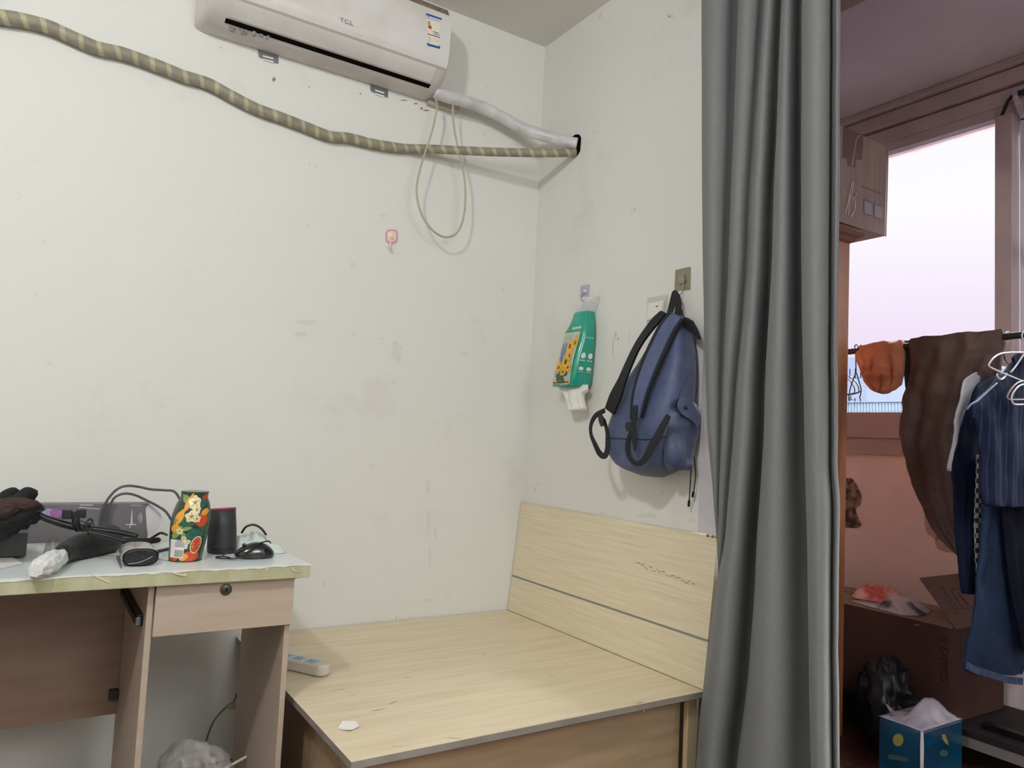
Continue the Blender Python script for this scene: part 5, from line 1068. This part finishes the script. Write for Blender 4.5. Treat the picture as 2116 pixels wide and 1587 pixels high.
# ================================================================== OUTSIDE
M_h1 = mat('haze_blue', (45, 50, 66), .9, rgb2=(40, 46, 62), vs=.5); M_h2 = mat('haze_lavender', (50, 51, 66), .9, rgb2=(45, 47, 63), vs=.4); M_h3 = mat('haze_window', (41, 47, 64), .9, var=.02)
def bld(xa, ya, yb, ztop, m, nx, nz, label, dx=6):
    t = thing('apartment_building', label, 'building', (xa+dx/2, (ya+yb)/2, -30))
    box('wall', (xa, ya, -30), (xa+dx, yb, ztop), m, t, bevel=0)
    lst = []
    for j in range(nz):
        z = ztop-1.2-2.6*j
        for i in range(nx):
            y = ya+(yb-ya)*(i+.5)/nx; lst.append(((xa-.02, y-.3, z-.6), (xa+.3, y+.3, z+.2)))
    for a, b in lst[:30]: box('window', a, b, M_h3, t, bevel=0)
def outp(px, py, X): return P(px, py, 0, X)
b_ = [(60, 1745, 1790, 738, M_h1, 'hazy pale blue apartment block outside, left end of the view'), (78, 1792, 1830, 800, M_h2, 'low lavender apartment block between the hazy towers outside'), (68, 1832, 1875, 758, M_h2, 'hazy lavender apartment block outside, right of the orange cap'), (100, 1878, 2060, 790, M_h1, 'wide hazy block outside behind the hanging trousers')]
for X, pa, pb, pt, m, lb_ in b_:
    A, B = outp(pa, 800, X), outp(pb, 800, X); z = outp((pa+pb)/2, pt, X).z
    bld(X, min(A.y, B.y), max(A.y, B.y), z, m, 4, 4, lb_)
A, B = outp(1700, 845, 14), outp(2130, 845, 14)
fn = thing('railing', 'pale blue roof railing just above the window sill outside', 'railing', (14, (A.y+B.y)/2, 0))
zr, zr0 = outp(1810, 829, 14).z, outp(1810, 853, 14).z
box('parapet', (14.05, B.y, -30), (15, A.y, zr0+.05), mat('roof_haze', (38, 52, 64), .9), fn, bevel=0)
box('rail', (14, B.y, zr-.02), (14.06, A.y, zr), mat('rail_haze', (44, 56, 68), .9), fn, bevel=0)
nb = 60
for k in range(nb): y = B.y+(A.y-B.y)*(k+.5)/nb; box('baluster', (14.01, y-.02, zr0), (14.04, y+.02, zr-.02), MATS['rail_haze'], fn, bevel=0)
A, B = P(2056, 500, 0, 7.0), P(2080, 500, 0, 7.0)
mb = mat('brick_pale', (226, 196, 190), .9); nt = mb.node_tree; N = nt.nodes; L = nt.links; bt_ = N.new('ShaderNodeTexBrick'); bt_.inputs['Color1'].default_value = lin((96, 72, 66)); bt_.inputs['Color2'].default_value = lin((100, 82, 78)); bt_.inputs['Mortar'].default_value = lin((112, 104, 104)); bt_.inputs['Scale'].default_value = 1.6
tc = [n_ for n_ in N if n_.type == 'TEX_COORD'][0]; mpn = N.new('ShaderNodeMapping'); mpn.inputs['Rotation'].default_value = (PI/2, 0, PI/2); L.new(tc.outputs['Object'], mpn.inputs['Vector']); L.new(mpn.outputs['Vector'], bt_.inputs['Vector']); L.new(bt_.outputs['Color'], N['Principled BSDF'].inputs['Base Color'])
tag(box('brick_pier', (7.0, B.y-.3, -5), (7.5, P(2059, 500, 0, 7.0).y, P(2060, 362, 0, 7.0).z), mb, bevel=0), 'pale brick pier outside next to the window post', 'brick pier')

# ================================================================== LIGHT
wd_ = D.worlds.new('sky'); bpy.context.scene.world = wd_; wd_.use_nodes = True; nt = wd_.node_tree; N = nt.nodes; L = nt.links
bg = N['Background']; tc = N.new('ShaderNodeTexCoord'); sx = N.new('ShaderNodeSeparateXYZ'); rp = N.new('ShaderNodeValToRGB')
L.new(tc.outputs['Generated'], sx.inputs[0]); L.new(sx.outputs['Z'], rp.inputs['Fac'])
e = rp.color_ramp.elements; e[0].position = 0; e[0].color = lin((226, 206, 236)); e[1].position = .5; e[1].color = lin((248, 252, 250))
k = e.new(.1); k.color = lin((238, 220, 244)); k = e.new(.28); k.color = lin((255, 253, 255))
L.new(rp.outputs['Color'], bg.inputs['Color'])
mr = N.new('ShaderNodeMapRange'); mr.interpolation_type = 'SMOOTHSTEP'; L.new(sx.outputs['Z'], mr.inputs['Value'])
mr.inputs['From Min'].default_value = .46; mr.inputs['From Max'].default_value = .75; mr.inputs['To Min'].default_value = 1.1; mr.inputs['To Max'].default_value = 95
L.new(mr.outputs['Result'], bg.inputs['Strength'])
def add_light(x, y, z, e, r):
    ld = D.lights.new('lamp_and_fill', 'POINT'); ld.shadow_soft_size = r; ld.energy = e; ld.color = (.935, .972, 1)
    lo_ = D.objects.new('lamp_and_fill', ld); COL.objects.link(lo_); lo_.location = (x, y, z)
add_light(-.7, .45, 2.76, 90, .085)
add_light(.8, -1.3, 2.35, 78, .5)  # added soft fill light, no lamp hangs there
vs_ = bpy.context.scene.view_settings; vs_.view_transform = 'Standard'; vs_.look = 'None'; vs_.gamma = 1; vs_.exposure = 0; vs_.use_curve_mapping = False
